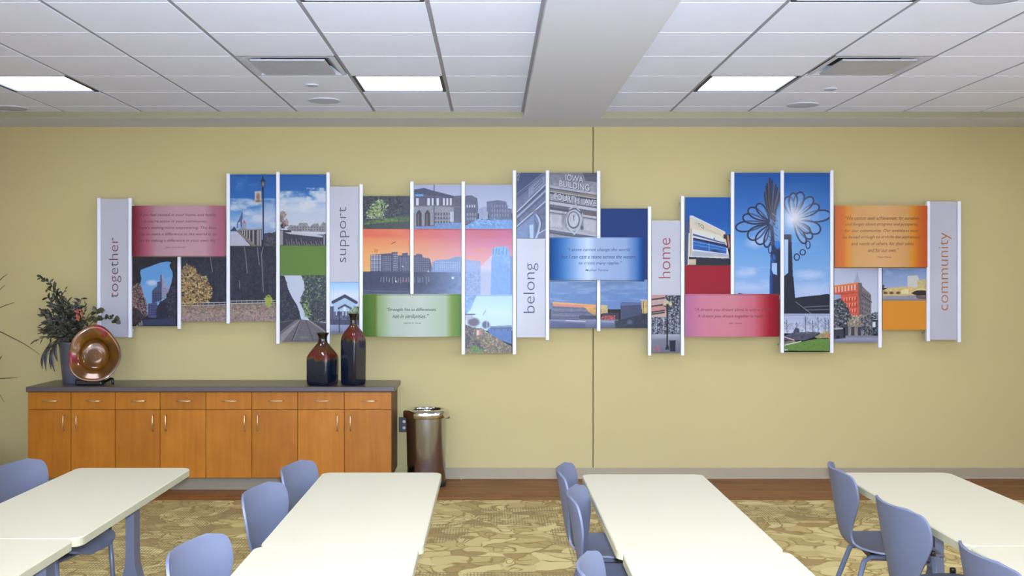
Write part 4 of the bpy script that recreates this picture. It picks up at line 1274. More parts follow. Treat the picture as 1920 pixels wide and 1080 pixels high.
for x, c in ((160, (206, 176, 176)), (178, (196, 130, 140)), (150, (214, 200, 170))): fill(c, 860 + x / 4.465, 619, 860 + x / 4.465 + 3, 628)

# ---- 11 carved stone corner
q = Q(960, 315, 7.111)
clip(967, 322, 1025, 448)
fill((106, 112, 140)); mottle(.15, 6, 80)
poly(q((50, 60), (230, 60), (440, 60), (60, 380)), (64, 74, 110), 1, .1); leaves(q((55, 70), (130, 65), (100, 150), (55, 190)), [(176, 184, 200), (90, 100, 130)], 60, 1.2, 81)
for (a, b_, c_, wd) in (((60, 350), (450, 40), (120, 126, 150), 2.2), ((60, 395), (450, 90), (66, 72, 100), 2.0), ((60, 590), (450, 215), (186, 194, 210), 2.2), ((60, 620), (450, 250), (72, 78, 106), 3.2), ((60, 660), (450, 300), (170, 180, 200), 2.4), ((60, 700), (450, 345), (76, 84, 112), 2.6), ((60, 780), (450, 440), (190, 198, 214), 2.0), ((60, 810), (450, 480), (84, 90, 118), 2.2)):
    line(q(a, b_), wd, c_, .9)
poly(q((220, 260), (440, 90), (440, 200), (220, 400)), (150, 156, 176), .6, .15); line(q((290, 260), (400, 150), (405, 190), (300, 290)), 1.0, (66, 72, 96), .9)
poly(q((60, 810), (300, 610), (300, 940), (60, 940)), (128, 156, 194), .55, .1); poly(q((230, 760), (285, 750), (285, 935), (240, 935)), (178, 196, 218), .9)
line(q((300, 590), (350, 660), (375, 740), (350, 860), (320, 935)), 3.2, (176, 186, 206)); line(q((330, 600), (400, 700), (380, 860)), 1.4, (58, 66, 94)); line(q((300, 700), (330, 760), (310, 850)), 2.4, (92, 100, 130)); line(q((360, 870), (445, 820)), 1.4, (190, 198, 214)); ell(1003, 398, 4, 5, (110, 116, 142), .9, .4)
clip(1029, 322, 1121, 448)
grad([(0, (118, 118, 130)), (.25, (150, 150, 160)), (1, (168, 168, 174))], 1029, 322, 1121, 448); mottle(.12, 5, 82)
poly(q((940, 60), (1140, 60), (1140, 190), (980, 170)), (78, 78, 92), .7, .1)
for (y0, y1, c_) in ((230, 262, (172, 174, 184)), (262, 275, (70, 70, 84)), (275, 300, (126, 120, 120)), (300, 318, (168, 160, 156)), (318, 340, (58, 58, 70)), (425, 440, (84, 84, 96)), (440, 480, (182, 184, 192)), (480, 520, (92, 92, 106)), (520, 550, (64, 64, 78)), (550, 580, (180, 180, 188)), (580, 600, (110, 108, 114)), (800, 820, (178, 180, 188)), (820, 850, (92, 94, 110)), (850, 872, (70, 70, 84))):
    sl = 100
    poly(q((495, y0), (1145, y0 + sl), (1145, y1 + sl), (495, y1)), c_, .9, .08)
poly(q((900, 330), (1140, 365), (1140, 400), (960, 375)), (150, 128, 108), .6); poly(q((940, 590), (1140, 620), (1140, 640), (960, 620)), (136, 106, 90), .7)
poly(q((505, 620), (700, 640), (690, 790), (505, 780)), (186, 186, 188), .9, .1); ell(1042, 411, 7, 9, (172, 172, 176), .8, .4); ell(1056, 411, 3, 12, (120, 120, 132), .8, .5); poly(q((960, 680), (1120, 710), (1110, 860), (960, 820)), (182, 184, 184), .9, .06)
ell(1076, 413, 17, 22, (96, 98, 114), 1, .08); ell(1076, 413, 15.5, 20.5, (178, 180, 190), 1, .08); ell(1075.5, 412.5, 11.5, 16, (70, 72, 88), 1, .08); ell(1075.5, 412, 9.8, 14, (186, 188, 196), 1, .08); ell(1076, 412, 6, 9, (130, 132, 144), .8, .4); poly(q((790, 630), (830, 660), (860, 625), (880, 650), (870, 720), (825, 790), (780, 720)), (196, 196, 202), .8); line(q((820, 640), (826, 700)), 1.2, (92, 94, 110))
line(q((770, 545), (830, 510), (850, 490), (870, 540), (900, 570)), 3.0, (172, 174, 184)); line(q((775, 560), (850, 540), (905, 590)), 1.2, (58, 60, 76)); line(q((740, 620), (700, 700), (705, 790)), 2.4, (150, 152, 164)); line(q((940, 600), (935, 700)), 2.2, (160, 162, 172)); line(q((740, 780), (830, 880), (910, 790)), 3.0, (184, 186, 194)); ell(1091, 427, 3, 4, (84, 84, 98), .9, .4)
poly(q((500, 880), (1130, 950), (500, 950)), (150, 150, 158), .9, .15)

# ---- 12 dusk waterfront
q = Q(860, 540, 4.465)
clip(1029, 524, 1215, 617)
grad([(0, (122, 148, 188)), (.5, (104, 136, 180)), (1, (112, 140, 182))], 1029, 524, 1215, 580)
clouds(1029, 524, 1215, 565, (158, 176, 206), 5, .45, .75, 90, .5, 5.0)
poly(q((770, 130), (795, 115), (1150, 140), (1150, 265), (770, 265)), (108, 112, 136), 1, .14, 3)
for k in range(5): line(q((790, 160 + k * 22), (1150, 168 + k * 20)), 1.4, (140, 140, 156) if k % 2 else (82, 86, 112), .8)
poly(q((785, 116), (1150, 140), (1150, 172), (785, 152)), (206, 140, 120)); poly(q((785, 116), (960, 126), (1150, 142), (1150, 152), (785, 130)), (216, 176, 110), .8)
poly(q((1040, 150), (1150, 155), (1150, 240), (1090, 200)), (210, 160, 92), .85, .2, 3); poly(q((1190, 140), (1245, 145), (1250, 215), (1190, 220)), (212, 186, 130), .9, .1, 3)
poly(q((1010, 225), (1150, 230), (1150, 270), (1010, 270)), (62, 66, 86), .7, .3)
grad([(0, (136, 142, 164)), (1, (86, 92, 122))], 1029, 599, 1215, 617); line(q((900, 272), (1060, 280)), 1.6, (196, 202, 216)); line(q((770, 258), (1000, 264)), 1.4, (70, 78, 108)); poly(q((770, 275), (1060, 300), (1060, 345), (770, 345)), (78, 88, 124), .7)
poly(q((1200, 210), (1340, 205), (1340, 265), (1200, 265)), (62, 64, 80), .85, .2); leaves(q((1195, 235), (1310, 230), (1310, 265), (1195, 262)), [(186, 80, 78), (206, 120, 100), (150, 60, 70)], 120, 1.2, 91); line(q((1200, 280), (1300, 285)), 2.5, (150, 156, 176))
poly(q((1355, 150), (1365, 120), (1525, 120), (1530, 140), (1530, 330), (1355, 330)), (70, 78, 106), 1, .08, 4); poly(q((1355, 125), (1530, 120), (1530, 140), (1355, 150)), (92, 108, 148))
poly(q((1530, 105), (1580, 105), (1580, 215), (1535, 215)), (198, 172, 108), 1, .15, 3); line(q((1522, 100), (1580, 100)), 1.2, (220, 222, 230)); line(q((1548, 110), (1545, 215)), 1.2, (92, 84, 88))
poly(q((1310, 280), (1360, 265), (1580, 210), (1580, 335), (1310, 335)), (48, 54, 70), .95, .3, 3); leaves(q((1310, 270), (1400, 260), (1440, 300), (1400, 330), (1310, 330)), [(40, 46, 58), (70, 76, 92)], 120, 1.3, 92); ell(1181, 604, 5, 4, (104, 114, 140), .8, .5)

# ---- 13 shopping street in black and white with a lamp post
clip(1219, 552, 1277, 664)
fill((120, 122, 132)); mottle(.2, 5, 100)
for y0, y1, c_ in ((63, 100, (196, 148, 144)), (100, 150, (186, 160, 150)), (155, 200, (186, 138, 130)), (200, 250, (190, 164, 148))): poly(q((1610, y0), (1740, y0 - 6), (1740, y1 - 10), (1610, y1)), c_, 1, .06)
for y in (92, 148, 198, 215): line(q((1610, y + 6), (1720, y - 10)), 2.6, (62, 60, 68))
poly(q((1740, 60), (1860, 60), (1860, 250), (1740, 240)), (112, 114, 124), .9, .3); leaves(q((1730, 60), (1855, 60), (1855, 240), (1740, 230)), [(34, 36, 44), (176, 180, 188), (70, 72, 80), (56, 58, 64)], 420, 1.3, 101)
leaves(q((1615, 250), (1855, 240), (1855, 400), (1615, 400)), [(34, 38, 52), (178, 184, 196), (86, 92, 108), (50, 54, 66), (140, 146, 158)], 520, 1.5, 102)
for k in range(8): line(q((1625 + k * 30, 255), (1625 + k * 30, 370)), 1.3, (196, 202, 212) if k % 2 else (48, 52, 66), .6)
grad([(0, (168, 172, 184)), (.35, (128, 130, 142)), (1, (104, 104, 116))], 1219, 627, 1277, 664); poly(q((1620, 430), (1740, 420), (1740, 500), (1620, 520)), (120, 122, 136), .7); poly(q((1630, 500), (1680, 470), (1690, 530), (1630, 535)), (166, 112, 122), .7, .2)
line(q((1748, 130), (1745, 510)), 2.8, (34, 36, 46)); poly(q((1728, 515), (1738, 480), (1756, 480), (1762, 515)), (34, 36, 46)); ell(1250, 567, 5, 3.5, (202, 190, 150), .9, .3); ell(1257, 570, 3, 3.5, (214, 204, 170), .9, .3); ell(1246, 571, 3, 3, (196, 184, 150), .9, .3); line(q((1720, 150), (1780, 165)), 1.6, (44, 46, 54))
poly(q((1765, 445), (1815, 445), (1815, 532), (1768, 530)), (32, 38, 52)); line(q((1765, 442), (1815, 442)), 1.6, (54, 58, 72))

# ---- 14 white block with strip windows
q = Q(1283, 395, 10.286)
clip(1283, 368, 1373, 498)
grad([(0, (0, 92, 164)), (.6, (6, 92, 164)), (1, (40, 110, 176))], 1283, 368, 1373, 440)
poly(q((0, 330), (105, 110), (110, 440), (60, 1050), (0, 1060)), (74, 84, 122), 1, .1); poly(q((105, 95), (150, 92), (790, 410), (790, 460), (820, 640), (870, 900), (60, 1050), (100, 560)), (206, 194, 172), 1, .03)
poly(q((110, 92), (160, 92), (790, 405), (780, 420), (130, 115)), (200, 206, 214)); poly(q((170, 410), (560, 500), (800, 640), (830, 700), (870, 900), (130, 870)), (212, 212, 210), 1, .02)
poly(q((160, 340), (700, 480), (760, 560), (760, 610), (160, 420)), (208, 208, 196), .9)
poly(q((165, 440), (790, 620), (790, 640), (165, 480)), (76, 96, 140)); poly(q((170, 520), (790, 650), (840, 690), (830, 720), (170, 560)), (36, 46, 76)); poly(q((170, 560), (815, 700), (815, 830), (170, 745)), (44, 98, 164), 1, .15, 3)
line(q((170, 590), (815, 725)), 1.0, (130, 176, 216)); line(q((170, 655), (815, 770)), .9, (110, 160, 206)); line(q((480, 640), (480, 780)), 1.8, (110, 156, 206), .9); poly(q((500, 770), (600, 740), (700, 810), (500, 785)), (36, 54, 96), .8); line(q((165, 500), (790, 645)), 1.2, (190, 190, 200))
poly(q((135, 770), (840, 840), (870, 890), (140, 880)), (170, 172, 182)); line(q((110, 885), (870, 915)), 1.3, (206, 210, 218)); poly(q((60, 890), (870, 925), (870, 1060), (60, 1060)), (36, 42, 56), 1, .1); poly(q((80, 935), (225, 935), (225, 1045), (60, 1045)), (196, 180, 158))
line(q((95, 440), (75, 1040)), 2.2, (206, 202, 186)); line(q((130, 350), (130, 860)), 1.4, (120, 118, 112), .8); line(q((155, 440), (145, 880)), 1.8, (210, 210, 212)); poly(q((755, 460), (815, 460), (850, 640), (830, 650), (800, 550), (755, 530)), (50, 44, 46)); poly(q((820, 460), (860, 480), (885, 680), (860, 760), (835, 600)), (188, 130, 124)); ell(1283 + 225 / 10.286, 395 + 240 / 10.286, 2.8, 3.6, (178, 184, 200), .8, .4)
for k in range(12): line(q((390 + k * 27, 335 + k * 12), (402 + k * 27, 345 + k * 12)), 1.4, (180, 174, 158), .8)
line(q((575, 530), (580, 560)), 1.6, (60, 70, 100))

# ---- 15 petal sculpture against the sky
q = Q(1280, 310, 4.3207)
clip(1376, 322, 1558, 592)
grad([(0, (32, 92, 160)), (.25, (54, 112, 178)), (.55, (104, 156, 206)), (.8, (134, 172, 212)), (1, (164, 184, 214))], 1376, 322, 1558, 562)
for c in ((1395, 512, 16, 7), (1515, 513, 26, 6), (1400, 540, 30, 8), (1520, 545, 36, 12), (1415, 455, 14, 9), (1428, 448, 10, 10)): ell(c[0], c[1], c[2], c[3], (186, 198, 222), .65, .6)
clouds(1376, 500, 1558, 560, (192, 202, 222), 10, .5, .8, 110, .5, 3.0)
def petal(cx, cy, a, l0, l1, wd, col=(44, 52, 80), lw=2.9):
    wd *= 1.5
    pts = []
    for k in range(25):
        t = k / 24 * 2 * math.pi
        u = (1 - math.cos(t)) / 2
        w_ = wd * math.sin(t) * (u ** .6)
        d = l0 + (l1 - l0) * u
        pts.append((cx + d * math.cos(a) - w_ * math.sin(a), cy + d * math.sin(a) + w_ * math.cos(a)))
    poly(pts, (138, 170, 212), .30); line(pts, lw, col)
for a, l1, wd in ((172, 66, 8.5), (192, 53, 8), (212, 49, 8), (235, 43, 7), (146, 50, 10), (122, 46, 9), (100, 46, 6)): petal(1445, 418, math.radians(a), 4, l1, wd)
for a, l1, wd in ((-8, 72, 9.5), (-28, 56, 8), (-48, 56, 8), (-72, 54, 8), (-102, 44, 8), (-88, 50, 7), (22, 56, 10), (44, 50, 7), (62, 50, 6), (36, 40, 6)): petal(1486, 412, math.radians(a), 4, l1, wd)
for c in ((1515, 459, 4, 7), (1505, 473, 5, 5), (1494, 482, 5, 6)):
    line([(c[0] + c[2] * math.cos(t), c[1] + c[3] * math.sin(t)) for t in [k * .42 for k in range(16)]], 1.8, (46, 54, 84))
for k in range(15):
    a = math.radians(-98 + (k - 7) * 2.6)
    l1 = 82 - abs(k - 7) * 4.6
    line([(1452 + 2 * math.cos(a), 420), (1452 + l1 * .5 * math.cos(a) - 2, 420 + l1 * .5 * math.sin(a)), (1455 + l1 * math.cos(a), 415 + l1 * math.sin(a))], 2.6, (52, 54, 70) if k % 3 else (86, 88, 106))
for k in range(9): line([(1448 - k, 400 + k * 6), (1458, 408 + k * 7)], 1.8, (70, 74, 100) if k % 2 else (120, 124, 146), .8)
line([(1447, 425), (1452, 480), (1451, 500)], 6, (58, 64, 92))
poly([(1444, 490), (1450, 450), (1466, 450), (1464, 560), (1443, 560)], (66, 78, 116), .0)
poly(q((705, 1050), (712, 720), (730, 650), (790, 650), (800, 1050)), (36, 48, 74)); poly(q((705, 900), (712, 740), (728, 740), (728, 1050), (705, 1050)), (28, 82, 150), .8); poly(q((722, 790), (765, 790), (765, 890), (735, 880), (722, 850)), (160, 188, 222)); ell(1458, 459, 5, 8, (44, 120, 196), 1, .25); ell(1450, 484, 4, 8, (48, 112, 186), .9, .3)
for c in ((1452, 478, 4, 11), (1444, 466, 3.5, 9)): line([(c[0] + c[2] * math.cos(t), c[1] + c[3] * math.sin(t)) for t in [k * .42 for k in range(16)]], 1.6, (50, 60, 92))
poly(q((820, 560), (880, 560), (900, 1080), (940, 1260), (820, 1260)), (36, 46, 66)); poly(q((822, 600), (856, 600), (856, 870), (822, 898)), (166, 190, 222))
clip(1468, 322, 1558, 592)
q8 = Q(1460, 490, 6.0)
poly(q8((185, 412), (260, 400), (400, 385), (470, 380), (545, 365), (580, 375), (580, 600), (60, 600), (60, 170), (165, 170)), (34, 42, 56), 1, .12, 3); line(q8((190, 455), (370, 592)), 1.3, (130, 130, 132)); line(q8((290, 515), (575, 500)), 2.0, (120, 124, 138), .8); line(q8((300, 548), (575, 540)), 1.6, (136, 140, 152), .8)
poly(q8((400, 560), (580, 550), (580, 600), (400, 600)), (32, 38, 50), .8)
clip(1376, 322, 1558, 592)
poly(q((440, 1050), (455, 1035), (520, 1045), (530, 1050)), (36, 44, 60)); poly(q((570, 1050), (590, 1042), (610, 1050)), (36, 44, 60))
# the Sun behind the petals, as printed
for r_, a_ in ((46, .18), (32, .28), (21, .45), (13, .7)): ell(1489, 408, r_, r_, (236, 238, 242), a_, .8)

# ---- 16 park
q = q8
clip(1468, 588, 1558, 662)
grad([(0, (164, 172, 196)), (1, (194, 200, 214))], 1468, 588, 1558, 625)
for x, l in ((300, 190), (440, 180), (520, 170), (90, 150), (200, 120), (380, 140), (560, 150)):
    line(q((x, 620 + (190 - l)), (x + 5, 800)), 1.4, (84, 88, 108), .9)
    for k in range(9):
        y = 630 + (190 - l) + k * 12; d = rng.choice([-1, 1])
        line(q((x + 2, y + 30), (x + d * rng.uniform(20, 60), y - rng.uniform(0, 25))), .6, (104, 108, 128), .8)
leaves(q((60, 700), (570, 690), (570, 800), (60, 810)), [(150, 156, 176), (120, 126, 146), (176, 182, 198)], 260, 1.0, 120, .6)
poly(q((150, 820), (190, 745), (230, 760), (240, 830)), (74, 76, 96), .95, .2); poly(q((60, 840), (160, 800), (400, 790), (470, 800), (400, 850), (300, 890), (60, 890)), (92, 94, 112), .9, .3, 3)
poly(q((60, 1005), (60, 940), (280, 900), (440, 870), (570, 870), (570, 1010)), (106, 138, 68), 1, .08, 3); poly(q((60, 900), (180, 890), (200, 910), (80, 945), (60, 940)), (140, 136, 112), .9, .3); line(q((70, 942), (250, 900)), 2.0, (206, 204, 200)); line(q((65, 850), (170, 885)), 2.2, (206, 166, 176)); line(q((60, 998), (95, 996)), 2, (200, 200, 204))
poly(q((400, 850), (530, 780), (560, 790), (560, 860), (440, 868)), (168, 164, 128), .9, .15, 3); leaves(q((520, 800), (570, 780), (570, 870), (520, 860)), [(190, 140, 80), (206, 120, 130), (150, 160, 90)], 60, 1.2, 121)
leaves(q((60, 950), (570, 880), (570, 1005), (60, 1005)), [(92, 124, 60), (122, 152, 84), (86, 108, 62)], 160, 1.0, 122, .5)

# ---- 17 red corner building
clip(1562, 500, 1648, 644)
grad([(0, (178, 184, 202)), (1, (196, 200, 210))], 1562, 500, 1648, 600)
poly(q((840, 240), (885, 130), (920, 240)), (164, 170, 186)); line(q((885, 120), (885, 180)), .8, (140, 146, 164))
poly(q((615, 275), (890, 240), (905, 250), (910, 620), (860, 640), (780, 560), (720, 470), (615, 360)), (204, 96, 76), 1, .14, 4)
poly(q((615, 275), (890, 238), (890, 262), (615, 300)), (214, 128, 60), .9); line(q((615, 372), (890, 352)), 1.6, (158, 80, 52)); windows(1564, 538, 1606, 549, 7, 1, (214, 190, 170), .4, .9, -.12); windows(1580, 556, 1606, 590, 5, 3, (224, 150, 110), .4, .55, -.12); windows(1582, 558, 1608, 592, 5, 3, (150, 56, 66), .25, .5, -.12)
poly(q((890, 240), (935, 245), (940, 280), (1040, 375), (1042, 600), (905, 640)), (124, 118, 118), 1, .12, 3); line(q((935, 380), (1045, 460)), 1.8, (78, 76, 86)); windows(1616, 545, 1632, 592, 4, 5, (84, 84, 98), .45, .5, .45); poly(q((895, 240), (935, 243), (945, 640), (905, 640)), (112, 98, 96), .7, .2)
poly(q((770, 620), (1060, 590), (1060, 840), (770, 840)), (142, 136, 128), 1, .2, 3); leaves(q((780, 620), (930, 600), (930, 720), (780, 710)), [(190, 180, 156), (110, 100, 92), (160, 150, 126)], 90, 1.4, 130)
for x in (765, 835, 910): poly(q((x - 18, 840), (x - 18, 740), (x + 18, 735), (x + 18, 840)), (66, 68, 80))
poly(q((615, 370), (700, 372), (705, 420), (615, 430)), (150, 162, 186), .95)
leaves(q((620, 430), (700, 420), (760, 490), (800, 560), (820, 650), (740, 690), (620, 690)), [(54, 60, 68), (82, 90, 92), (44, 50, 60), (120, 124, 116), (66, 74, 74)], 560, 1.6, 131)
leaves(q((620, 660), (760, 640), (760, 740), (620, 760)), [(90, 92, 104), (168, 170, 178), (60, 64, 76)], 140, 1.5, 132)
leaves(q((930, 640), (1115, 570), (1115, 830), (930, 830)), [(60, 66, 78), (90, 98, 106), (48, 54, 66), (130, 136, 142)], 360, 1.6, 133)
poly(q((1055, 680), (1090, 680), (1090, 740), (1055, 740)), (206, 210, 216)); grad([(0, (120, 122, 138)), (.4, (148, 152, 172)), (1, (120, 124, 146))], 1562, 629, 1648, 644)
poly(q((615, 760), (730, 760), (735, 840), (760, 865), (640, 875), (615, 870)), (62, 66, 80), .95, .2); poly(q((615, 750), (720, 745), (725, 762), (615, 770)), (170, 174, 184)); ell(1571, 632, 3.5, 3, (34, 36, 44), 1, .2); ell(1583, 630, 2.5, 2.5, (34, 36, 44), 1, .2)

# ---- 18 river front with arch bridge
clip(1653, 500, 1740, 564)
grad([(0, (124, 150, 190)), (1, (156, 170, 196))], 1653, 500, 1740, 540); clouds(1653, 502, 1700, 522, (166, 178, 204), 8, .45, .75, 140, .8)
poly(q((1450, 165), (1560, 155), (1580, 200), (1580, 300), (1450, 300)), (198, 198, 186), .95); poly(q((1560, 215), (1670, 195), (1670, 320), (1560, 320)), (190, 176, 130), 1, .1, 3)
poly(q((1165, 320), (1230, 300), (1420, 285), (1670, 300), (1670, 400), (1165, 385)), (200, 180, 124), 1, .1, 3)
for x in (1200, 1270, 1345): ell(1460 + x / 6, 490 + 355 / 6, 4, 2.4, (92, 70, 52), .9, .4)
poly(q((1380, 320), (1460, 310), (1460, 365), (1380, 365)), (216, 206, 160)); poly(q((1490, 360), (1540, 330), (1620, 322), (1670, 335), (1670, 400), (1600, 400)), (50, 42, 36)); line(q((1480, 350), (1560, 318), (1670, 322)), 2.2, (214, 196, 140))
grad([(0, (138, 138, 152)), (.5, (146, 148, 166)), (1, (150, 136, 124))], 1653, 554, 1740, 564); poly(q((1540, 385), (1670, 395), (1670, 432), (1560, 420)), (104, 78, 66), .8, .2); poly(q((1165, 370), (1450, 370), (1450, 392), (1165, 395)), (196, 176, 130), .7); leaves(q((1165, 270), (1185, 270), (1190, 340), (1165, 340)), [(92, 84, 78), (60, 56, 56)], 30, 1, 141)

# ---- 19 quotation panels: colour fades from edge to edge
clip(245, 384, 426, 482); grad([(0, (112, 44, 46)), (.05, (136, 56, 72)), (.10, (150, 82, 94)), (.17, (172, 104, 120)), (.28, (178, 142, 148)), (.5, (186, 150, 156)), (.78, (182, 144, 150)), (.88, (166, 108, 124)), (.97, (162, 92, 108)), (1, (142, 88, 106))], 247, 384, 424, 482, 'x')
clip(678, 551, 868, 634); grad([(0, (84, 116, 56)), (.10, (100, 132, 62)), (.13, (112, 128, 62)), (.16, (146, 172, 120)), (.30, (184, 194, 178)), (.6, (190, 200, 188)), (.84, (176, 190, 168)), (.90, (136, 160, 92)), (1, (100, 138, 78))], 680, 551, 866, 634, 'x')
clip(1029, 445, 1216, 528); grad([(0, (24, 76, 140)), (.07, (42, 104, 166)), (.20, (112, 154, 200)), (.30, (164, 188, 220)), (.40, (198, 214, 236)), (.48, (164, 180, 208)), (.8, (150, 174, 206)), (.92, (88, 126, 180)), (.96, (36, 92, 156)), (1, (24, 62, 126))], 1031, 445, 1208, 528, 'x')
clip(1282, 551, 1464, 634); grad([(0, (176, 110, 146)), (.18, (196, 126, 144)), (.5, (198, 132, 140)), (.72, (196, 112, 128)), (.82, (178, 74, 82)), (.90, (158, 28, 50)), (1, (134, 26, 40))], 1284, 551, 1461, 634, 'x')  # paler left end includes the flash reflection, painted into the fade
clip(1562, 384, 1742, 503); grad([(0, (194, 104, 48)), (.09, (206, 122, 50)), (.13, (212, 146, 54)), (.2, (204, 160, 102)), (.5, (212, 168, 116)), (.76, (204, 160, 104)), (.82, (212, 148, 56)), (.9, (202, 116, 50)), (1, (192, 96, 46))], 1565, 384, 1739, 503, 'x')

PRINT_GAIN = 0.88
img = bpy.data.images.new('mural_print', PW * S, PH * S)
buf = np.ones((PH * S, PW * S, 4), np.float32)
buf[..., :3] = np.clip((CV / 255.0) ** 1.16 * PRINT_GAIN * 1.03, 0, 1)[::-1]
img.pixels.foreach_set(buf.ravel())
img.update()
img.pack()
def print_mat(name, rough, coat):
    m, nt, b = base(name)
    uv = N(nt, 'ShaderNodeUVMap')
    tx = N(nt, 'ShaderNodeTexImage')
    tx.image = img
    tx.interpolation = 'Cubic'
    L(nt, uv.outputs[0], tx.inputs[0])
    L(nt, tx.outputs[0], b.inputs['Base Color'])
    b.inputs['Roughness'].default_value = rough
    b.inputs['Specular IOR Level'].default_value = 0.16
    b.inputs['Coat Weight'].default_value = coat
    b.inputs['Coat Roughness'].default_value = 0.15
    return m
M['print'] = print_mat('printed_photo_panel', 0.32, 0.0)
M['print_flat'] = print_mat('printed_colour_panel', 0.5, 0.0)
DP = 8.80
def panel(name, x0, y0, x1, y1, mat, label, cat, group, bow=0.0, d=DP, tk=0.006):
    """a printed sheet; bow > 0 curves it out from the wall"""
    X0, X1, Z0, Z1 = PX(x0, d), PX(x1, d), PZ(y1, d), PZ(y0, d)
    cx, cz = (X0 + X1) / 2, (Z0 + Z1) / 2
    n = 20 if bow else 1
    v, f, uv = [], [], []
    for k in range(n + 1):
        u = k / n
        y = -bow * (1 - (2 * u - 1) ** 2)
        x = X0 + (X1 - X0) * u - cx
        for yy, zz in ((y, Z0), (y, Z1), (y + tk, Z0), (y + tk, Z1)):
            v.append((x, yy, zz - cz))
            uv.append((((x0 + (x1 - x0) * u) - OX) / PW, 1 - ((y1 if zz == Z0 else y0) - OY) / PH))
    for k in range(n):
        a, b = k * 4, k * 4 + 4
        f += [(a, b, b + 1, a + 1), (a + 2, a + 3, b + 3, b + 2), (a, a + 2, b + 2, b), (a + 1, b + 1, b + 3, a + 3)]
    f += [(0, 1, 3, 2), (n * 4, n * 4 + 2, n * 4 + 3, n * 4 + 1)]
    me = bpy.data.meshes.new(name)
    me.from_pydata(v, [], f)
    ul = me.uv_layers.new(name='UVMap')
    for lp in me.loops: ul.data[lp.index].uv = uv[lp.vertex_index]
    me.materials.append(mat)
    o = bpy.data.objects.new(name, me)
    COL.objects.link(o)
    o.location = (cx, d, cz)
    tag(o, label, cat, group)
    o['_px'] = (x0, y0, x1, y1, bow, d)
    return o
DG = None
def glyphs(text, thin=0.0, res=3):
    c = bpy.data.curves.new('t', 'FONT')
    c.body = text
    c.resolution_u = res
    c.offset = thin
    o = bpy.data.objects.new('t', c)
    COL.objects.link(o)
    dg = bpy.context.evaluated_depsgraph_get()
    me = bpy.data.meshes.new_from_object(o.evaluated_get(dg))
    v = np.array([p.co[:2] for p in me.vertices])
    f = [tuple(p.vertices) for p in me.polygons]
    bpy.data.objects.remove(o)
    bpy.data.curves.remove(c)
    bpy.data.meshes.remove(me)
    return v, f
def islands(v, f):
    """group glyph faces into letters: connected pieces that overlap sideways belong together (the dot of an i)"""
    par = list(range(len(v)))
    def fd(a):
        while par[a] != a: a = par[a]
        return a
    for q_ in f:
        for k in q_[1:]: par[fd(k)] = fd(q_[0])
    gs = {}
    for q_ in f: gs.setdefault(fd(q_[0]), []).append(q_)
    it = []
    for fs_ in gs.values():
        xs_ = v[[k for q_ in fs_ for k in q_], 0]
        it.append([xs_.min(), xs_.max(), list(fs_)])
    it.sort(key=lambda t: t[0])
    out = []
    for t in it:
        if out and t[0] < out[-1][1] - .5 * min(t[1] - t[0], out[-1][1] - out[-1][0]):
            out[-1][1] = max(out[-1][1], t[1]); out[-1][2] += t[2]
        else: out.append(t)
    return [t[2] for t in out]
def lettering(pan, lines, mat, name='lettering', lift=.0012, split=True):
    """lines: (text, cx, cy, width, height, rotate90, shear, slope) in photograph pixels -> children of the panel, one per letter, or one block of fine print"""
    x0, y0, x1, y1, bow, d = pan['_px']
    vs, fs = [], []
    for (tx, cx, cy, wd, ht, rot, shear, slope) in lines:
        v, f = glyphs(tx, -.012 if rot else (.006 if bow else .0))
        mn, mx = v.min(0), v.max(0)
        u = (v - (mn + mx) / 2) / (mx - mn)
        groups = islands(u, f) if split else [f]
        u[:, 0] += shear * u[:, 1] * ht / wd
        a, b = u[:, 0] * wd, u[:, 1] * ht
        if rot: px, py = cx - b, cy - a
        else: px, py = cx + a, cy - b + slope * a
        pts = []
        for q_, r_ in zip(px, py):
            t = (q_ - x0) / (x1 - x0)
            pts.append((PX(q_, d) - pan.location.x, -bow * (1 - (2 * t - 1) ** 2) - lift, PZ(r_, d) - pan.location.z))
        if split:
            for g in groups:
                ids = sorted({k for q_ in g for k in q_})
                mp = {k: n for n, k in enumerate(ids)}
                MB().add([pts[k] for k in ids], [tuple(mp[k] for k in q_) for q_ in g]).build(name, mat, pan)
        else:
            o = len(vs)
            vs += pts
            fs += [tuple(i + o for i in p) for p in f]
    if not split: tag(MB().add(vs, fs).build(name, mat, pan), kind='stuff')
gp_ = 'photo prints of the wall mural'
gw = 'frosted word panels of the wall mural'
gq = 'curved quotation panels of the wall mural'
gc = 'plain colour panels of the wall mural'
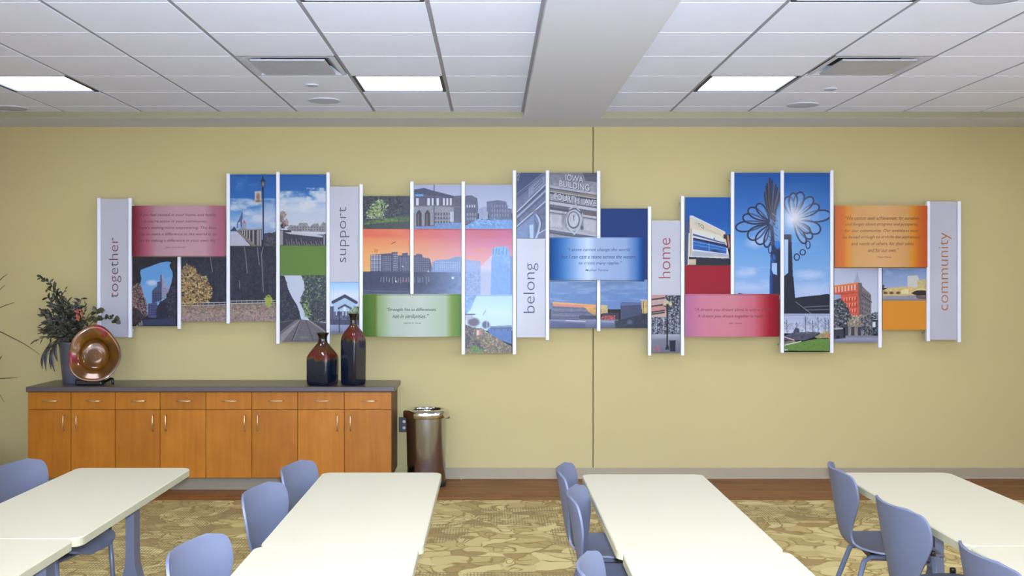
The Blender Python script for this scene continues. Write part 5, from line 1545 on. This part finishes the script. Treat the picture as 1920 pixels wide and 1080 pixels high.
PH_ = [(248, 480.5, 332, 611.5, 'photo panel of a stone tower seen through a dark rock arch'), (339, 480.5, 424, 603, 'photo panel of a yellow autumn tree and white fence'),
       (430.5, 462, 517, 602, 'photo panel of dark bare woods above a white fence'), (430.5, 327, 517, 461.5, 'photo panel of a bridge walkway with black lamp post and banner'),
       (525, 327, 611, 460.5, 'photo panel of white clouds above a bridge parapet'), (525, 516.5, 611, 641, 'photo panel of a railway track running between trees'),
       (619, 529.5, 673, 627, 'photo panel of a gabled house under pale blue sky'), (680.5, 367.5, 768.5, 429, 'photo panel of green garden trees'),
       (776, 346.5, 865, 430, 'photo panel of an old corner building with arched doorways'), (872.5, 346.5, 960.5, 430.5, 'photo panel of low town buildings on a blue street'),
       (680.5, 429.5, 768.5, 552.5, 'orange sunset photo panel with dark apartment blocks, left of three'), (776, 430.5, 865, 552.5, 'orange to pink sunset photo panel, middle of three'),
       (872.5, 431, 960.5, 554, 'pink sunset photo panel with bluish glare painted as a tower, right of three'), (872.5, 554.5, 960.5, 662, 'photo panel of a river bank with brown grasses'),
       (969, 324, 1023, 447, 'photo panel of slanting carved stone mouldings'), (1030.5, 324, 1119, 446.5, 'photo panel of carved stone lettering and heart shield'),
       (1030.5, 526, 1118.5, 615.5, 'dusk photo panel of a long orange lit building'), (1126, 526, 1214, 615.5, 'dusk photo panel of a dark tower and trees'),
       (1221.5, 554, 1275.5, 662, 'black and white street photo panel with lamp post and bin'), (1285, 370, 1370, 497, 'photo panel of a white office building under deep blue sky'),
       (1377.5, 324, 1463.5, 553, 'tall photo panel of black petal loops and feathered fan on blue sky'), (1470.5, 324, 1556.5, 590.5, 'tall photo panel of petal loops with bright sun on blue sky'),
       (1470.5, 591, 1556.5, 660, 'photo panel of bare park trees above green lawn'), (1564, 502, 1646, 642, 'photo panel of a red brick corner building'), (1655, 502, 1738, 562, 'photo panel of a yellow riverfront and arch bridge')]
PAN = {}
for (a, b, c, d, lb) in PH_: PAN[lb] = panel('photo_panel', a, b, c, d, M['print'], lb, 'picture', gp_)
panel('colour_panel', 525, 461, 611, 516, M['print_flat'], 'plain green panel between two photo panels', 'panel', gc)
panel('colour_panel', 1126.5, 391, 1214, 525.5, M['print_flat'], 'plain navy blue panel behind the blue quotation panel', 'panel', gc)
panel('colour_panel', 1285, 497.5, 1370, 553.5, M['print_flat'], 'plain crimson panel below the white office building photo', 'panel', gc)
panel('colour_panel', 1655, 562.5, 1737.5, 618.5, M['print_flat'], 'plain orange panel below the arch bridge photo', 'panel', gc)
st_ = PAN['photo panel of carved stone lettering and heart shield']
ST = [('IOWA', 1077, 334.5, 34, 13, 0, 0, .14), ('BUILDING', 1077, 348, 58, 13, 0, 0, .15), ('FOURTH', 1063, 372, 48, 13, 0, 0, .17), ('AVE', 1107, 379.5, 23.5, 12.5, 0, 0, .17)]
lettering(st_, [(t, x + .9, y + .9, w, h, r, s, sl) for t, x, y, w, h, r, s, sl in ST], M['stone_ink'], 'letter_shadow', .0008)
lettering(st_, [(t, x, y, w * .97, h * .9, r, s, sl) for t, x, y, w, h, r, s, sl in ST], M['stone_lit'], 'letter', .0014)
lettering(PAN['photo panel of a white office building under deep blue sky'], [('TCI', 1314, 423.6, 11, 7, 0, -.1, .36)], M['ink'], 'letter')
WORDS = [(188, 373, 240.5, 632, 'frosted panel with the dark red word together', 'together', 216, 502, 113, 23, 'l_red'), (619, 350, 673, 529, 'frosted panel with the grey word support', 'support', 645.5, 440, 104, 19.5, 'l_grey'),
         (969, 447.5, 1022.5, 632.5, 'frosted panel with the slate blue word belong', 'belong', 995.5, 540, 93.5, 28, 'l_slate'), (1222, 413.5, 1275.5, 553.5, 'frosted panel with the red word home', 'home', 1246, 484, 75.5, 22, 'l_rose'),
         (1743.5, 378, 1795, 637, 'frosted panel with the orange word community', 'community', 1772, 509, 146, 24, 'l_orange')]
for (a, b, c, d, lb, t, cx, cy, ln, ht, mt) in WORDS:
    p_ = panel('word_panel', a, b, c, d, M['frost'], lb, 'panel', gw)
    lettering(p_, [(t, cx, cy, ln, ht, 1, 0, 0)], M[mt], 'letter', .002)
def quote(rect, lb, mt, rows):
    p_ = panel('quotation_panel', *rect, M['print_flat'], lb, 'panel', gq, bow=.055, d=8.775)
    lettering(p_, [(t, cx, cy, w, h, 0, .25, 0) for t, cx, cy, w, h in rows], M[mt], 'fine_print', split=False)
quote((247.5, 386, 422.5, 480), 'curved pink quotation panel with five lines of maroon script', 'ink_red',
      [('“If you feel rooted in your home and family,', 334, 404, 148, 6.6), ('if you’re active in your community,', 332, 416, 118, 6.4), ('there’s nothing more empowering. The best', 334, 428, 146, 6.4), ('way to make a difference in the world is to', 334, 440, 146, 6.4), ('start by making a difference in your own life.”', 334, 452, 152, 6.4), ('Julia Louis-Dreyfus', 333, 464.3, 38, 3.2)])
quote((680.5, 553.5, 864.5, 631), 'curved pale green quotation panel with two lines of script', 'ink_green',
      [('“Strength lies in differences,', 772, 580.5, 94, 7.5), ('not in similarities.”', 771, 592.5, 66, 7.5), ('Stephen R. Covey', 774, 605.5, 33, 3.6)])
quote((1031, 447, 1207, 525), 'curved silvery blue quotation panel with three lines of script', 'ink_blue',
      [('“I alone cannot change the world,', 1122, 469, 118, 7.2), ('but I can cast a stone across the waters', 1122, 481.5, 138, 7), ('to create many ripples.”', 1124, 494, 80, 7.2), ('Mother Teresa', 1118, 506.5, 42, 4)])
quote((1284, 553.5, 1461.5, 631), 'curved pink to crimson quotation panel with two lines of script', 'ink_red2',
      [('“A dream you dream alone is only a dream.', 1374, 581, 146, 7.2), ('A dream you dream together is reality.”', 1372, 593, 130, 7.2), ('John Lennon', 1376, 605.8, 24, 4)])
quote((1565, 386, 1739, 501), 'curved orange quotation panel with six lines of brown script', 'ink_brown',
      [('“We cannot seek achievement for ourselves', 1652, 409.5, 140, 7), ('and forget about progress and prosperity', 1651, 421.5, 136, 7), ('for our community. Our ambitions must', 1651, 433.5, 138, 7), ('be broad enough to include the aspirations', 1651, 445.5, 144, 7), ('and needs of others, for their sakes', 1652, 457.5, 116, 7), ('and for our own.”', 1652, 469.5, 56, 7), ('Cesar Chavez', 1654, 482, 26, 3.4)])
# rails
RL = [(185, 371, 630, 'far left rail, left edge of the together panel'), (243.5, 371, 633, 'rail between the together panel and the rock arch photo'), (335.5, 481, 617, 'short rail between the rock arch and autumn tree photos'),
      (427.5, 325, 607, 'rail between the pink quotation panel and lamp post photo'), (521, 322, 645, 'rail between the lamp post and bridge parapet photos'), (615, 323, 645, 'rail between the railway photo and support panel, behind the vases'),
      (677, 345, 632, 'rail between the support panel and garden trees photo'), (772.3, 340, 552, 'rail between the left and middle sunset photos'), (868.7, 340, 665, 'rail between the middle and right sunset photos'),
      (964.5, 319, 665, 'rail between the river bank photo and belong panel'), (1026.5, 319, 638, 'rail between the belong panel and blue quotation panel'), (1122.5, 320, 621, 'rail passing behind the blue quotation panel'),
      (1218, 387, 667, 'rail between the navy panel and home panel'), (1280, 367, 667, 'rail between the home panel and white office photo'), (1373.7, 322, 552, 'rail between the white office photo and petal photo'),
      (1467, 319, 662, 'rail between the two petal photos'), (1560, 319, 662, 'rail between the petal sun photo and orange quotation panel'), (1650.5, 502, 652, 'short rail between the red brick and arch bridge photos'),
      (1741, 377, 640, 'rail between the orange quotation panel and community panel'), (1799, 377, 642, 'far right rail, right edge of the community panel')]
dr_ = 8.785
for (x, ya, yb_, lb) in RL:
    cx = PX(x, dr_)
    z1, z0 = PZ(ya, dr_), PZ(yb_, dr_)
    t = empty('mounting_rail', (cx, dr_, (z0 + z1) / 2))
    tag(t, 'white metal ' + lb, 'rail', 'upright white rails of the wall mural')
    h = (z1 - z0) / 2
    MB().bbox(-.0145, 0, -h, .0145, .032, h, .003, 1).build('bar', M['alu'], t)
    for zz in (h - .06, -h + .06):
        so = MB().tube([(0, .030, zz), (0, DW - dr_, zz)], .009, 12).build('standoff', M['alu'], t)
